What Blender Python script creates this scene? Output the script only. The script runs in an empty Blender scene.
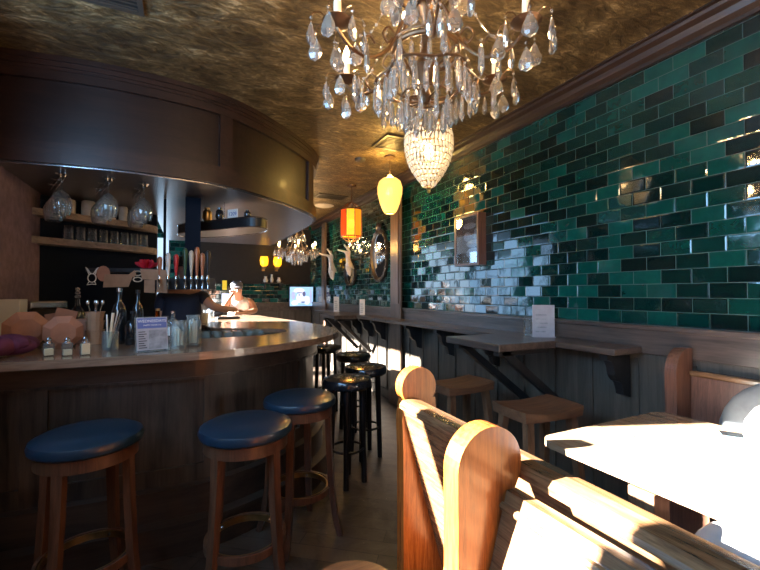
import bpy, bmesh, math, random
from mathutils import Vector, Matrix
R = math.radians
random.seed(7)
scn = bpy.context.scene
COL = scn.collection

# ------------------------------------------------------------------ camera
cam_d = bpy.data.cameras.new('camera'); cam = bpy.data.objects.new('camera', cam_d); COL.objects.link(cam)
cam_d.sensor_width = 36; cam_d.lens = 400 / 760 * 36; cam_d.clip_start = 0.02
cam.location = (0, 0, 1.38); cam.rotation_euler = (R(91.15), 0, R(-26))
scn.camera = cam
# ------------------------------------------------------------------ view
vs = scn.view_settings
vs.view_transform = 'Standard'; vs.look = 'None'; vs.gamma = 1; vs.use_curve_mapping = False
vs.exposure = 0.15
# ------------------------------------------------------------------ world
w = bpy.data.worlds.new('World'); scn.world = w; w.use_nodes = True
w.node_tree.nodes['Background'].inputs[0].default_value = (0.55, 0.75, 1.0, 1)
w.node_tree.nodes['Background'].inputs[1].default_value = 1.2
# ------------------------------------------------------------------ sun: low through the left windows
sd = bpy.data.lights.new('sun', 'SUN'); sun = bpy.data.objects.new('sun', sd); COL.objects.link(sun)
sd.energy = 150; sd.angle = R(0.6); sd.color = (1.0, 0.95, 0.87)
sun.rotation_euler = Vector((0.8, -0.31, -0.395)).to_track_quat('-Z', 'Y').to_euler()
sun.location = (-4, 3, 5)

def area(name, loc, direction, sx, sy, energy, color):
    d = bpy.data.lights.new(name, 'AREA'); d.shape = 'RECTANGLE'; d.size = sx; d.size_y = sy
    d.energy = energy; d.color = color
    o = bpy.data.objects.new(name, d); COL.objects.link(o); o.location = loc
    o.rotation_euler = Vector(direction).to_track_quat('-Z', 'Z').to_euler()
    return o
def area_x(name, x, y0, y1, z0, z1, energy, color):      # window daylight facing +X
    d = bpy.data.lights.new(name, 'AREA'); d.shape = 'RECTANGLE'; d.size = y1 - y0; d.size_y = z1 - z0
    d.energy = energy; d.color = color
    o = bpy.data.objects.new(name, d); COL.objects.link(o); o.location = (x, (y0 + y1) / 2, (z0 + z1) / 2)
    o.rotation_euler = (R(90), 0, R(-90)); return o
area_x('daylight_transom', -1.18, -1.3, 2.27, 1.88, 2.45, 100, (0.30, 0.60, 1.0))
area_x('daylight_window_low', -1.18, 1.12, 1.5, 1.15, 1.88, 3, (0.45, 0.72, 1.0))
area_x('daylight_window_far', -1.73, 5.4, 8.0, 0.95, 2.66, 60, (0.30, 0.60, 1.0))
d = bpy.data.lights.new('daylight_window_end', 'AREA'); d.shape = 'RECTANGLE'; d.size = 1.3; d.size_y = 1.4
d.energy = 24; d.color = (0.50, 0.74, 1.0)
o = bpy.data.objects.new('daylight_window_end', d); COL.objects.link(o); o.location = (-0.9, 8.32, 1.66); o.rotation_euler = (R(-90), 0, 0)

# ================================================================== helpers
def newbm(): return bmesh.new()
def tag(o, label=None, cat=None, group=None, kind=None):
    if label: o['label'] = label
    if cat: o['category'] = cat
    if group: o['group'] = group
    if kind: o['kind'] = kind
    return o
def thing(name, label, cat, loc=(0, 0, 0), rz=0, group=None):
    o = bpy.data.objects.new(name, None); COL.objects.link(o); o.location = loc; o.rotation_euler = (0, 0, rz)
    o.empty_display_size = 0.05
    return tag(o, label, cat, group)
def obj(name, bm, m, parent=None, smooth=False, loc=None, rz=None):
    bmesh.ops.recalc_face_normals(bm, faces=bm.faces)
    me = bpy.data.meshes.new(name); bm.to_mesh(me); bm.free()
    if m is not None:
        for mm in (m if isinstance(m, (list, tuple)) else [m]): me.materials.append(mm)
    if smooth:
        for p in me.polygons: p.use_smooth = True
        me.set_sharp_from_angle(angle=R(38))
    o = bpy.data.objects.new(name, me); COL.objects.link(o)
    if parent is not None: o.parent = parent
    if loc is not None: o.location = loc
    if rz is not None: o.rotation_euler = (0, 0, rz)
    return o
def struct(name, bm, m, parent=None):
    o = obj(name, bm, m, parent)
    if parent is None: o['kind'] = 'structure'
    return o
def share(name, me, parent, loc=(0, 0, 0), rot=(0, 0, 0), sc=(1, 1, 1)):
    o = bpy.data.objects.new(name, me); COL.objects.link(o); o.parent = parent
    o.location = loc; o.rotation_euler = rot; o.scale = sc; return o
def copy_tree(o, parent=None):
    c = o.copy(); COL.objects.link(c); c.parent = parent
    for ch in list(o.children): copy_tree(ch, c)
    return c
def dup(root, loc, rz=0, label=None, group=None):
    c = copy_tree(root); c.location = loc; c.rotation_euler = (0, 0, rz)
    if label: c['label'] = label
    if group: c['group'] = group
    return c

def box(bm, x0, x1, y0, y1, z0, z1, bev=0, M=None, mi=0):
    vs_ = [bm.verts.new(p) for p in ((x0,y0,z0),(x1,y0,z0),(x1,y1,z0),(x0,y1,z0),(x0,y0,z1),(x1,y0,z1),(x1,y1,z1),(x0,y1,z1))]
    fs = [bm.faces.new([vs_[i] for i in f]) for f in ((0,3,2,1),(4,5,6,7),(0,1,5,4),(1,2,6,5),(2,3,7,6),(3,0,4,7))]
    for f in fs: f.material_index = mi
    allv = vs_
    if bev:
        es = list({e for f in fs for e in f.edges})
        r = bmesh.ops.bevel(bm, geom=es, offset=bev, segments=2, affect='EDGES', profile=0.5)
        allv = list({v for f in r['faces'] for v in f.verts} | {v for v in vs_ if v.is_valid})
    if M is not None: bmesh.ops.transform(bm, matrix=M, verts=[v for v in allv if v.is_valid])
    return allv
def bar(bm, p0, p1, w0, d0, w1=None, d1=None, up=(0, 0, 1), mi=0):     # tapered rectangular bar between two points
    p0, p1 = Vector(p0), Vector(p1); w1 = w0 if w1 is None else w1; d1 = d0 if d1 is None else d1
    t = (p1 - p0).normalized(); u = Vector(up)
    if abs(t.dot(u)) > 0.98: u = Vector((1, 0, 0))
    a = t.cross(u).normalized(); b = a.cross(t).normalized()
    rings = []
    for p, ww, dd in ((p0, w0, d0), (p1, w1, d1)):
        rings.append([bm.verts.new(p + a * sx * ww / 2 + b * sy * dd / 2) for sx, sy in ((-1,-1),(1,-1),(1,1),(-1,1))])
    for i in range(4):
        f = bm.faces.new((rings[0][i], rings[0][(i+1)%4], rings[1][(i+1)%4], rings[1][i])); f.material_index = mi
    f = bm.faces.new(rings[0][::-1]); f.material_index = mi
    f = bm.faces.new(rings[1]); f.material_index = mi
def lathe(bm, prof, seg=24, c=(0, 0, 0), mi=0, M=None, sx=1, sy=1):
    rings = []; vv = []
    for r, z in prof:
        if r < 1e-5:
            v = bm.verts.new((c[0], c[1], c[2] + z)); rings.append([v]); vv.append(v)
        else:
            ring = [bm.verts.new((c[0] + r*sx*math.cos(2*math.pi*i/seg), c[1] + r*sy*math.sin(2*math.pi*i/seg), c[2] + z)) for i in range(seg)]
            rings.append(ring); vv += ring
    for a, b in zip(rings, rings[1:]):
        for i in range(seg):
            j = (i + 1) % seg
            if len(a) == 1 and len(b) == 1: continue
            if len(a) == 1: f = bm.faces.new((a[0], b[i], b[j]))
            elif len(b) == 1: f = bm.faces.new((a[i], a[j], b[0]))
            else: f = bm.faces.new((a[i], a[j], b[j], b[i]))
            f.material_index = mi
    for rg in (rings[0], rings[-1]):
        if len(rg) > 1 and prof[0] != prof[-1]:
            f = bm.faces.new(rg); f.material_index = mi
    if M is not None: bmesh.ops.transform(bm, matrix=M, verts=vv)
    return vv
def tube(bm, pts, r, seg=8, mi=0, closed=False):
    pts = [Vector(p) for p in pts]; n = len(pts); rings = []; prev = None
    for k, p in enumerate(pts):
        if closed: t = (pts[(k+1) % n] - pts[k-1]).normalized()
        else: t = (pts[min(k+1, n-1)] - pts[max(k-1, 0)]).normalized()
        if prev is None:
            u = Vector((0, 0, 1)) if abs(t.z) < 0.9 else Vector((1, 0, 0)); a = t.cross(u).normalized()
        else:
            a = (prev - t * prev.dot(t)).normalized()
        prev = a; b = t.cross(a); rr = r[k] if isinstance(r, (list, tuple)) else r
        rings.append([bm.verts.new(p + (a*math.cos(2*math.pi*i/seg) + b*math.sin(2*math.pi*i/seg))*rr) for i in range(seg)])
    rg = list(zip(rings, rings[1:])) + ([(rings[-1], rings[0])] if closed else [])
    for a_, b_ in rg:
        for i in range(seg):
            f = bm.faces.new((a_[i], a_[(i+1)%seg], b_[(i+1)%seg], b_[i])); f.material_index = mi
    if not closed:
        bm.faces.new(rings[0][::-1]).material_index = mi; bm.faces.new(rings[-1]).material_index = mi
def ell(bm, c, rx, ry, rz_, seg=12, rings=8, mi=0, M=None):
    prof = [(math.sin(math.pi*i/rings), -math.cos(math.pi*i/rings)) for i in range(rings+1)]
    vv = lathe(bm, [(max(r, 0) if 0 < i < rings else 0, z) for i, (r, z) in enumerate(prof)], seg, (0, 0, 0), mi)
    m = Matrix.Translation(c) @ Matrix.Diagonal((rx, ry, rz_, 1))
    if M is not None: m = Matrix.Translation(c) @ M @ Matrix.Diagonal((rx, ry, rz_, 1))
    bmesh.ops.transform(bm, matrix=m, verts=vv); return vv
def prism(bm, poly, z0, z1, mi=0, M=None):
    a = [bm.verts.new((x, y, z0)) for x, y in poly]; b = [bm.verts.new((x, y, z1)) for x, y in poly]
    n = len(poly)
    bm.faces.new(a[::-1]).material_index = mi; bm.faces.new(b).material_index = mi
    for i in range(n): bm.faces.new((a[i], a[(i+1)%n], b[(i+1)%n], b[i])).material_index = mi
    if M is not None: bmesh.ops.transform(bm, matrix=M, verts=a+b)
    return a + b
def smooth_pts(P, n=6):                                                # Catmull-Rom through points
    P = [Vector(p) for p in P]; out = []
    for i in range(len(P)-1):
        p0 = P[max(i-1, 0)]; p1 = P[i]; p2 = P[i+1]; p3 = P[min(i+2, len(P)-1)]
        for k in range(n):
            t = k/n
            out.append(0.5*((2*p1) + (p2-p0)*t + (2*p0-5*p1+4*p2-p3)*t*t + (3*p1-p0-3*p2+p3)*t**3))
    out.append(P[-1]); return out
def offset(pts, d):                                                    # to the left of travel
    out = []
    for i, p in enumerate(pts):
        t = (pts[min(i+1, len(pts)-1)] - pts[max(i-1, 0)]).normalized(); out.append(p + Vector((-t.y, t.x))*d)
    return out
def sweep(bm, pts, d0, d1, z0, z1, mi=0):                              # solid strip between two offsets
    A = offset(pts, d0); B = offset(pts, d1)
    r = [[bm.verts.new((a.x, a.y, z0)), bm.verts.new((a.x, a.y, z1)), bm.verts.new((b.x, b.y, z1)), bm.verts.new((b.x, b.y, z0))] for a, b in zip(A, B)]
    for p, q in zip(r, r[1:]):
        for i in range(4): bm.faces.new((p[i], p[(i+1)%4], q[(i+1)%4], q[i])).material_index = mi
    bm.faces.new(r[0]).material_index = mi; bm.faces.new(r[-1][::-1]).material_index = mi
def arc_at(pts, s0, s1):                                               # part of a polyline by arc length
    out = []; s = 0
    for a, b in zip(pts, pts[1:]):
        L = (b-a).length
        for t in (s0, s1):
            if s <= t < s+L: out.append((t, a + (b-a)*((t-s)/L)))
        if s0 < s+L < s1: out.append((s+L, b))
        s += L
    return [p for _, p in sorted(out, key=lambda q: q[0])]
def length(pts): return sum((b-a).length for a, b in zip(pts, pts[1:]))
def text_mesh(name, s, size, m, parent, M, ext=0.0008, align='CENTER'):
    cu = bpy.data.curves.new(name, 'FONT'); cu.body = s; cu.size = size; cu.extrude = ext; cu.align_x = align; cu.align_y = 'CENTER'
    t = bpy.data.objects.new(name, cu); COL.objects.link(t); bpy.context.view_layer.update()
    me = bpy.data.meshes.new_from_object(t.evaluated_get(bpy.context.evaluated_depsgraph_get()))
    bpy.data.objects.remove(t); me.materials.clear(); me.materials.append(m); me.transform(M)
    o = bpy.data.objects.new(name, me); COL.objects.link(o)
    if parent is not None: o.parent = parent
    return o
def skin_mesh(name, joints, edges, m, parent=None, sub=2, root=0):
    me = bpy.data.meshes.new(name); me.from_pydata([j[:3] for j in joints], edges, []); me.update()
    o = bpy.data.objects.new(name, me); COL.objects.link(o)
    sk = o.modifiers.new('s', 'SKIN'); sk.branch_smoothing = 0.6
    for i, j in enumerate(joints):
        r = j[3] if isinstance(j[3], tuple) else (j[3], j[3])
        me.skin_vertices[0].data[i].radius = r
        me.skin_vertices[0].data[i].use_root = (i == root)
    ss = o.modifiers.new('u', 'SUBSURF'); ss.levels = sub; ss.render_levels = sub
    bpy.context.view_layer.update()
    nm = bpy.data.meshes.new_from_object(o.evaluated_get(bpy.context.evaluated_depsgraph_get()))
    bpy.data.objects.remove(o); nm.materials.clear(); nm.materials.append(m)
    for p in nm.polygons: p.use_smooth = True
    n = bpy.data.objects.new(name, nm); COL.objects.link(n)
    if parent is not None: n.parent = parent
    return n

# ================================================================== materials
class N:
    def __init__(s, name):
        s.m = bpy.data.materials.new(name); s.m.use_nodes = True; s.t = s.m.node_tree
        s.b = s.t.nodes['Principled BSDF']
    def n(s, typ, **kw):
        x = s.t.nodes.new(typ)
        for k, v in kw.items(): setattr(x, k, v)
        return x
    def l(s, a, b): s.t.links.new(a, b)
    def math(s, op, a, b=None):
        x = s.n('ShaderNodeMath', operation=op)
        for i, v in enumerate((a, b)):
            if v is None: continue
            if isinstance(v, (int, float)): x.inputs[i].default_value = v
            else: s.l(v, x.inputs[i])
        return x.outputs[0]
    def ramp(s, fac, stops):
        r = s.n('ShaderNodeValToRGB'); e = r.color_ramp.elements
        while len(e) < len(stops): e.new(0.5)
        for i, (p, c) in enumerate(stops): e[i].position = p; e[i].color = (*c, 1)
        s.l(fac, r.inputs[0]); return r.outputs[0]
    def coords(s, scale=(1, 1, 1), rot=(0, 0, 0)):
        tc = s.n('ShaderNodeTexCoord'); mp = s.n('ShaderNodeMapping')
        mp.inputs['Scale'].default_value = scale; mp.inputs['Rotation'].default_value = rot
        s.l(tc.outputs['Object'], mp.inputs[0]); return mp.outputs[0]
    def noise(s, vec, scale, detail=4, rough=0.55, dist=0):
        x = s.n('ShaderNodeTexNoise'); x.inputs['Scale'].default_value = scale; x.inputs['Detail'].default_value = detail
        x.inputs['Roughness'].default_value = rough; x.inputs['Distortion'].default_value = dist
        s.l(vec, x.inputs['Vector']); return x.outputs[0]
    def bump(s, h, strength=0.2, dist=0.01, normal=None):
        x = s.n('ShaderNodeBump'); x.inputs['Strength'].default_value = strength; x.inputs['Distance'].default_value = dist
        s.l(h, x.inputs['Height'])
        if normal is not None: s.l(normal, x.inputs['Normal'])
        s.l(x.outputs[0], s.b.inputs['Normal']); return x
def plain(name, c, rough=0.5, metal=0, emit=None, es=0, coat=0, trans=0, ior=1.45, vary=0.0):
    k = N(name); b = k.b
    b.inputs['Base Color'].default_value = (*c, 1); b.inputs['Roughness'].default_value = rough; b.inputs['Metallic'].default_value = metal
    b.inputs['Coat Weight'].default_value = coat; b.inputs['Transmission Weight'].default_value = trans; b.inputs['IOR'].default_value = ior
    if emit: b.inputs['Emission Color'].default_value = (*emit, 1); b.inputs['Emission Strength'].default_value = es
    if vary:
        f = k.noise(k.coords(), 18, 5)
        lo = tuple(v*(1-vary) for v in c); hi = tuple(min(1, v*(1+vary)) for v in c)
        k.l(k.ramp(f, [(0.3, lo), (0.7, hi)]), b.inputs['Base Color'])
    return k.m
def wood(name, dark, light, axis='x', scale=1.0, rough=0.4, coat=0.0, bump=0.15, contrast=(0.35, 0.65)):
    k = N(name); st = {'x': (0.8, 11, 11), 'y': (11, 0.8, 11), 'z': (11, 11, 0.8)}[axis]
    v = k.coords(tuple(a*scale for a in st))
    a = k.noise(v, 2.2, 6, 0.62, 0.8); g = k.noise(v, 14, 3, 0.7)
    f = k.math('ADD', k.math('MULTIPLY', a, 0.7), k.math('MULTIPLY', g, 0.3))
    k.l(k.ramp(f, [(contrast[0], dark), (contrast[1], light)]), k.b.inputs['Base Color'])
    k.b.inputs['Roughness'].default_value = rough; k.b.inputs['Coat Weight'].default_value = coat; k.b.inputs['Coat Roughness'].default_value = 0.15
    k.bump(f, bump, 0.004); return k.m
def glass(name, c=(1, 1, 1), rough=0.0, ior=1.5, clear=0.35):
    k = N(name); t = k.t; out = t.nodes['Material Output']
    g = k.n('ShaderNodeBsdfGlass'); g.inputs['Color'].default_value = (*c, 1); g.inputs['Roughness'].default_value = rough; g.inputs['IOR'].default_value = ior
    tr = k.n('ShaderNodeBsdfTransparent'); tr.inputs[0].default_value = (*c, 1)
    mx = k.n('ShaderNodeMixShader'); mx.inputs[0].default_value = clear
    k.l(g.outputs[0], mx.inputs[1]); k.l(tr.outputs[0], mx.inputs[2]); k.l(mx.outputs[0], out.inputs[0])
    return k.m
def thin_glass(name, c=(1, 1, 1), refl=0.25, white=0.0):              # thin walled glass, transparent with a glossy skin
    k = N(name); out = k.t.nodes['Material Output']
    gl = k.n('ShaderNodeBsdfGlossy'); gl.inputs['Roughness'].default_value = 0.03
    tr = k.n('ShaderNodeBsdfTransparent'); tr.inputs[0].default_value = (*c, 1)
    lw = k.n('ShaderNodeLayerWeight'); lw.inputs[0].default_value = refl
    mx = k.n('ShaderNodeMixShader'); k.l(lw.outputs['Facing'], mx.inputs[0]); k.l(tr.outputs[0], mx.inputs[1]); k.l(gl.outputs[0], mx.inputs[2])
    last = mx.outputs[0]
    if white:
        df = k.n('ShaderNodeBsdfDiffuse'); df.inputs[0].default_value = (0.8, 0.85, 0.85, 1)
        m2 = k.n('ShaderNodeMixShader'); m2.inputs[0].default_value = white; k.l(last, m2.inputs[1]); k.l(df.outputs[0], m2.inputs[2]); last = m2.outputs[0]
    k.l(last, out.inputs[0]); return k.m
def tile_mat():
    k = N('green_glazed_tile'); tc = k.n('ShaderNodeTexCoord'); sp = k.n('ShaderNodeSeparateXYZ'); k.l(tc.outputs['Object'], sp.inputs[0])
    H, W_ = 0.079, 0.155
    # horizontal coordinate: x + y (each wall uses only one of them)
    hz = k.math('ADD', sp.outputs[0], sp.outputs[1])
    rv = k.math('DIVIDE', k.math('SUBTRACT', sp.outputs[2], 1.195), H); row = k.math('FLOOR', rv); fr = k.math('FRACT', rv)
    off = k.math('MULTIPLY', k.math('MODULO', k.math('ADD', row, 100), 2), 0.5)
    cv = k.math('ADD', k.math('DIVIDE', hz, W_), k.math('ADD', off, 0.17)); colm = k.math('FLOOR', cv); fc = k.math('FRACT', cv)
    cb = k.n('ShaderNodeCombineXYZ'); k.l(row, cb.inputs[0]); k.l(colm, cb.inputs[1])
    wn = k.n('ShaderNodeTexWhiteNoise', noise_dimensions='3D'); k.l(cb.outputs[0], wn.inputs['Vector'])
    # distance to the nearest edge, metres
    eh = k.math('MULTIPLY', k.math('MINIMUM', fr, k.math('SUBTRACT', 1, fr)), H)
    ew = k.math('MULTIPLY', k.math('MINIMUM', fc, k.math('SUBTRACT', 1, fc)), W_)
    e = k.math('MINIMUM', eh, ew)
    mr = k.n('ShaderNodeMapRange'); mr.inputs[1].default_value = 0.0010; mr.inputs[2].default_value = 0.0022; k.l(e, mr.inputs[0])
    edge = k.n('ShaderNodeMapRange'); edge.inputs[1].default_value = 0.001; edge.inputs[2].default_value = 0.008; k.l(e, edge.inputs[0])
    v = k.coords((1, 1, 1)); mott = k.noise(v, 14, 4, 0.6, 0.5)
    f = k.math('ADD', k.math('MULTIPLY', wn.outputs[0], 0.75), k.math('MULTIPLY', mott, 0.35))
    c = k.ramp(f, [(0.12, (0.0005, 0.006, 0.0065)), (0.45, (0.0010, 0.020, 0.018)), (0.78, (0.0018, 0.048, 0.040)), (1.0, (0.004, 0.082, 0.066))])
    mix = k.n('ShaderNodeMix', data_type='RGBA'); k.l(mr.outputs[0], mix.inputs[0]); mix.inputs[6].default_value = (0.022, 0.045, 0.040, 1); k.l(c, mix.inputs[7])
    k.l(mix.outputs[2], k.b.inputs['Base Color'])
    rg = k.n('ShaderNodeMapRange'); rg.inputs[3].default_value = 0.6; rg.inputs[4].default_value = 0.07; k.l(mr.outputs[0], rg.inputs[0]); k.l(rg.outputs[0], k.b.inputs['Roughness'])
    k.b.inputs['Specular IOR Level'].default_value = 0.85
    # each tile sits at its own slight tilt
    ge = k.n('ShaderNodeNewGeometry'); su = k.n('ShaderNodeVectorMath', operation='SUBTRACT'); k.l(wn.outputs['Color'], su.inputs[0]); su.inputs[1].default_value = (0.5, 0.5, 0.5)
    sc = k.n('ShaderNodeVectorMath', operation='SCALE'); k.l(su.outputs[0], sc.inputs[0]); sc.inputs['Scale'].default_value = 0.10
    ad = k.n('ShaderNodeVectorMath', operation='ADD'); k.l(ge.outputs['Normal'], ad.inputs[0]); k.l(sc.outputs[0], ad.inputs[1])
    nm = k.n('ShaderNodeVectorMath', operation='NORMALIZE'); k.l(ad.outputs[0], nm.inputs[0])
    wob = k.noise(v, 9, 3, 0.5)
    h = k.math('ADD', k.math('MULTIPLY', edge.outputs[0], 0.5), k.math('MULTIPLY', wob, 0.9))
    k.bump(h, 0.25, 0.005, nm.outputs[0]); return k.m
def ceiling_mat():
    k = N('gold_foil_ceiling'); v = k.coords((1.0, 2.2, 1), (0, 0, R(28)))
    a = k.noise(k.coords(), 3.6, 3, 0.6); b = k.noise(v, 9, 6, 0.72, 1.4); c = k.noise(v, 34, 4, 0.7, 0.8)
    f = k.math('ADD', k.math('MULTIPLY', b, 0.55), k.math('ADD', k.math('MULTIPLY', a, 0.38), k.math('MULTIPLY', c, 0.18)))
    k.l(k.ramp(f, [(0.44, (0.050, 0.030, 0.012)), (0.55, (0.13, 0.084, 0.034)), (0.63, (0.28, 0.195, 0.085)), (0.72, (0.78, 0.60, 0.33))]), k.b.inputs['Base Color'])
    k.b.inputs['Metallic'].default_value = 0.35; k.b.inputs['Roughness'].default_value = 0.38
    k.bump(f, 0.8, 0.05); return k.m
def floor_mat():
    k = N('worn_plank_floor'); v = k.coords((1, 1, 1), (0, 0, R(38)))
    br = k.n('ShaderNodeTexBrick'); br.inputs['Scale'].default_value = 1; br.inputs['Brick Width'].default_value = 0.9; br.inputs['Row Height'].default_value = 0.11
    br.inputs['Mortar Size'].default_value = 0.003; br.inputs['Color1'].default_value = (0.030, 0.020, 0.014, 1); br.inputs['Color2'].default_value = (0.075, 0.052, 0.036, 1); br.inputs['Mortar'].default_value = (0.008, 0.006, 0.005, 1)
    k.l(v, br.inputs['Vector']); g = k.noise(k.coords(), 5, 7, 0.7, 1.0); s = k.noise(k.coords(), 46, 3, 0.6)
    mx = k.n('ShaderNodeMix', data_type='RGBA'); k.l(k.ramp(g, [(0.42, (0, 0, 0)), (0.72, (0.8, 0.8, 0.8))]), mx.inputs[0]); k.l(br.outputs[0], mx.inputs[6]); mx.inputs[7].default_value = (0.12, 0.095, 0.075, 1)
    m2 = k.n('ShaderNodeMix', data_type='RGBA'); k.l(k.ramp(k.math('MULTIPLY', s, g), [(0.42, (0, 0, 0)), (0.46, (1, 1, 1))]), m2.inputs[0]); k.l(mx.outputs[2], m2.inputs[6]); m2.inputs[7].default_value = (0.45, 0.43, 0.40, 1)
    k.l(m2.outputs[2], k.b.inputs['Base Color']); k.b.inputs['Roughness'].default_value = 0.42
    k.bump(g, 0.25, 0.01); return k.m

M = {}
M['tile'] = tile_mat(); M['ceiling'] = ceiling_mat(); M['floor'] = floor_mat()
M['mahog'] = wood('mahogany_canopy', (0.008, 0.0030, 0.0020), (0.024, 0.0095, 0.006), 'x', 0.8, 0.46, 0.05, 0.04)
M['mahog_edge'] = wood('mahogany_moulding', (0.014, 0.0055, 0.0035), (0.040, 0.016, 0.010), 'x', 0.8, 0.46, 0.05, 0.05)
M['soffit'] = plain('canopy_underside', (0.085, 0.075, 0.075), 0.33, 0.0, vary=0.15)
M['crown'] = wood('crown_wood', (0.014, 0.007, 0.005), (0.046, 0.022, 0.013), 'y', 1, 0.45, 0.1, 0.08)
M['bartop'] = wood('bar_top_wood', (0.11, 0.072, 0.048), (0.26, 0.18, 0.125), 'x', 0.7, 0.22, 0.5, 0.05)
M['barface'] = wood('bar_face_wood', (0.014, 0.011, 0.009), (0.085, 0.064, 0.048), 'z', 0.35, 0.42, 0.15, 0.08, (0.40, 0.68))
M['barrail'] = wood('bar_frieze_wood', (0.018, 0.012, 0.009), (0.058, 0.039, 0.028), 'x', 0.6, 0.42, 0.15, 0.08)
M['wains'] = wood('grey_worn_wainscot', (0.030, 0.024, 0.018), (0.095, 0.076, 0.056), 'z', 0.5, 0.55, 0, 0.25)
M['ledge'] = wood('ledge_wood', (0.026, 0.018, 0.015), (0.105, 0.076, 0.062), 'y', 0.7, 0.35, 0.25, 0.2)
M['post'] = wood('pillar_wood', (0.050, 0.028, 0.018), (0.14, 0.085, 0.055), 'z', 0.8, 0.4, 0.2, 0.1)
M['darkwood'] = wood('near_black_wood', (0.006, 0.006, 0.007), (0.020, 0.018, 0.018), 'z', 1, 0.45, 0, 0.05)
M['oak'] = wood('orange_oak', (0.14, 0.034, 0.006), (0.40, 0.120, 0.022), 'z', 3.4, 0.26, 0.5, 0.10)
M['oak_y'] = wood('oak_rail', (0.060, 0.028, 0.013), (0.24, 0.125, 0.058), 'y', 2.6, 0.24, 0.5, 0.12)
M['stoolwood'] = wood('stool_leg_wood', (0.040, 0.016, 0.008), (0.125, 0.055, 0.029), 'z', 1.6, 0.35, 0.3, 0.06)
M['saddle'] = wood('saddle_stool_wood', (0.085, 0.042, 0.022), (0.21, 0.115, 0.063), 'z', 1.5, 0.42, 0.2, 0.08)
M['saddletop'] = wood('saddle_seat_wood', (0.080, 0.038, 0.020), (0.19, 0.095, 0.052), 'x', 1.5, 0.42, 0.2, 0.08)
M['table'] = wood('table_top_wood', (0.17, 0.105, 0.06), (0.34, 0.23, 0.145), 'y', 0.8, 0.25, 0.5, 0.04)
M['vinyl'] = plain('blue_black_vinyl', (0.007, 0.022, 0.042), 0.33, 0, coat=0.2)
M['blackvinyl'] = plain('black_vinyl', (0.010, 0.012, 0.016), 0.22, 0, coat=0.4)
M['blackpaint'] = plain('black_paint', (0.008, 0.009, 0.012), 0.3)
M['black'] = plain('black_plastic', (0.012, 0.012, 0.014), 0.4)
M['pink'] = plain('mauve_plaster', (0.23, 0.155, 0.175), 0.75, vary=0.22)
M['plaster'] = plain('dark_plaster', (0.10, 0.07, 0.055), 0.8, vary=0.2)
M['core'] = plain('blue_black_panel', (0.003, 0.008, 0.018), 0.7); M['core'].node_tree.nodes['Principled BSDF'].inputs['Specular IOR Level'].default_value = 0.15
M['shelf'] = wood('pale_shelf_wood', (0.17, 0.125, 0.092), (0.34, 0.26, 0.20), 'x', 1, 0.45, 0.1, 0.05)
M['brass'] = plain('aged_brass', (0.42, 0.28, 0.12), 0.32, 1, vary=0.25)
M['iron'] = plain('bronzed_iron', (0.17, 0.10, 0.055), 0.38, 0.85, vary=0.3)
M['steel'] = plain('brushed_steel', (0.55, 0.56, 0.58), 0.25, 1)
M['crystal'] = glass('cut_crystal', (1.0, 0.99, 0.97), 0.0, 1.55, 0.10)
_t = M['crystal'].node_tree; _o = _t.nodes['Material Output']; _l = _o.inputs[0].links[0].from_socket
_tr = _t.nodes.new('ShaderNodeBsdfTranslucent'); _tr.inputs[0].default_value = (1, 0.97, 0.92, 1); _df = _t.nodes.new('ShaderNodeBsdfDiffuse'); _df.inputs[0].default_value = (1, 0.97, 0.92, 1)
_a = _t.nodes.new('ShaderNodeMixShader'); _t.links.new(_tr.outputs[0], _a.inputs[1]); _t.links.new(_df.outputs[0], _a.inputs[2])
_b = _t.nodes.new('ShaderNodeMixShader'); _b.inputs[0].default_value = 0.12; _t.links.new(_l, _b.inputs[1]); _t.links.new(_a.outputs[0], _b.inputs[2]); _t.links.new(_b.outputs[0], _o.inputs[0])
M['candle'] = plain('ivory_candle_sleeve', (0.80, 0.68, 0.50), 0.5, emit=(1, 0.62, 0.3), es=0.25)
M['bulb'] = plain('flame_bulb', (1, 0.8, 0.5), 0.3, emit=(1.0, 0.62, 0.26), es=40)
M['bulb_y'] = plain('yellow_bulb', (1, 0.8, 0.3), 0.3, emit=(1.0, 0.62, 0.10), es=20)
M['glassware'] = thin_glass('clear_glassware', (0.93, 0.96, 0.97), 0.36, 0.03)
M['jarglass'] = thin_glass('jar_glass', (0.86, 0.93, 0.93), 0.36, 0.08)
M['kraft'] = plain('kraft_paper', (0.40, 0.245, 0.15), 0.7, vary=0.12)
M['terra'] = plain('terracotta_card', (0.42, 0.20, 0.125), 0.65, vary=0.12)
M['white'] = plain('white_card', (0.78, 0.78, 0.76), 0.5)
M['cream'] = plain('cream_ceramic', (0.62, 0.55, 0.44), 0.4, vary=0.1)
M['purple'] = plain('purple_cloth', (0.10, 0.022, 0.060), 0.8, vary=0.3)
M['red'] = plain('red_enamel', (0.55, 0.03, 0.03), 0.35)
M['flower'] = plain('crimson_petals', (0.55, 0.015, 0.045), 0.5)
M['blue_print'] = plain('blue_print', (0.10, 0.14, 0.34), 0.45)
M['grey_print'] = plain('grey_print', (0.28, 0.29, 0.31), 0.6, vary=0.5)
M['green'] = plain('green_enamel', (0.05, 0.10, 0.045), 0.35)
M['copper'] = plain('copper_handle', (0.42, 0.17, 0.09), 0.35, 0.3)
M['skin'] = plain('skin', (0.50, 0.27, 0.18), 0.5)
M['tank'] = plain('grey_white_cotton', (0.62, 0.62, 0.62), 0.8)
M['navyshirt'] = plain('navy_shirt', (0.018, 0.024, 0.045), 0.8)
M['capgrey'] = plain('grey_cap', (0.10, 0.10, 0.12), 0.7)
M['hair'] = plain('dark_hair', (0.02, 0.014, 0.01), 0.6)
M['statue'] = plain('ivory_statue', (0.66, 0.58, 0.48), 0.45, vary=0.12)
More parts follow.
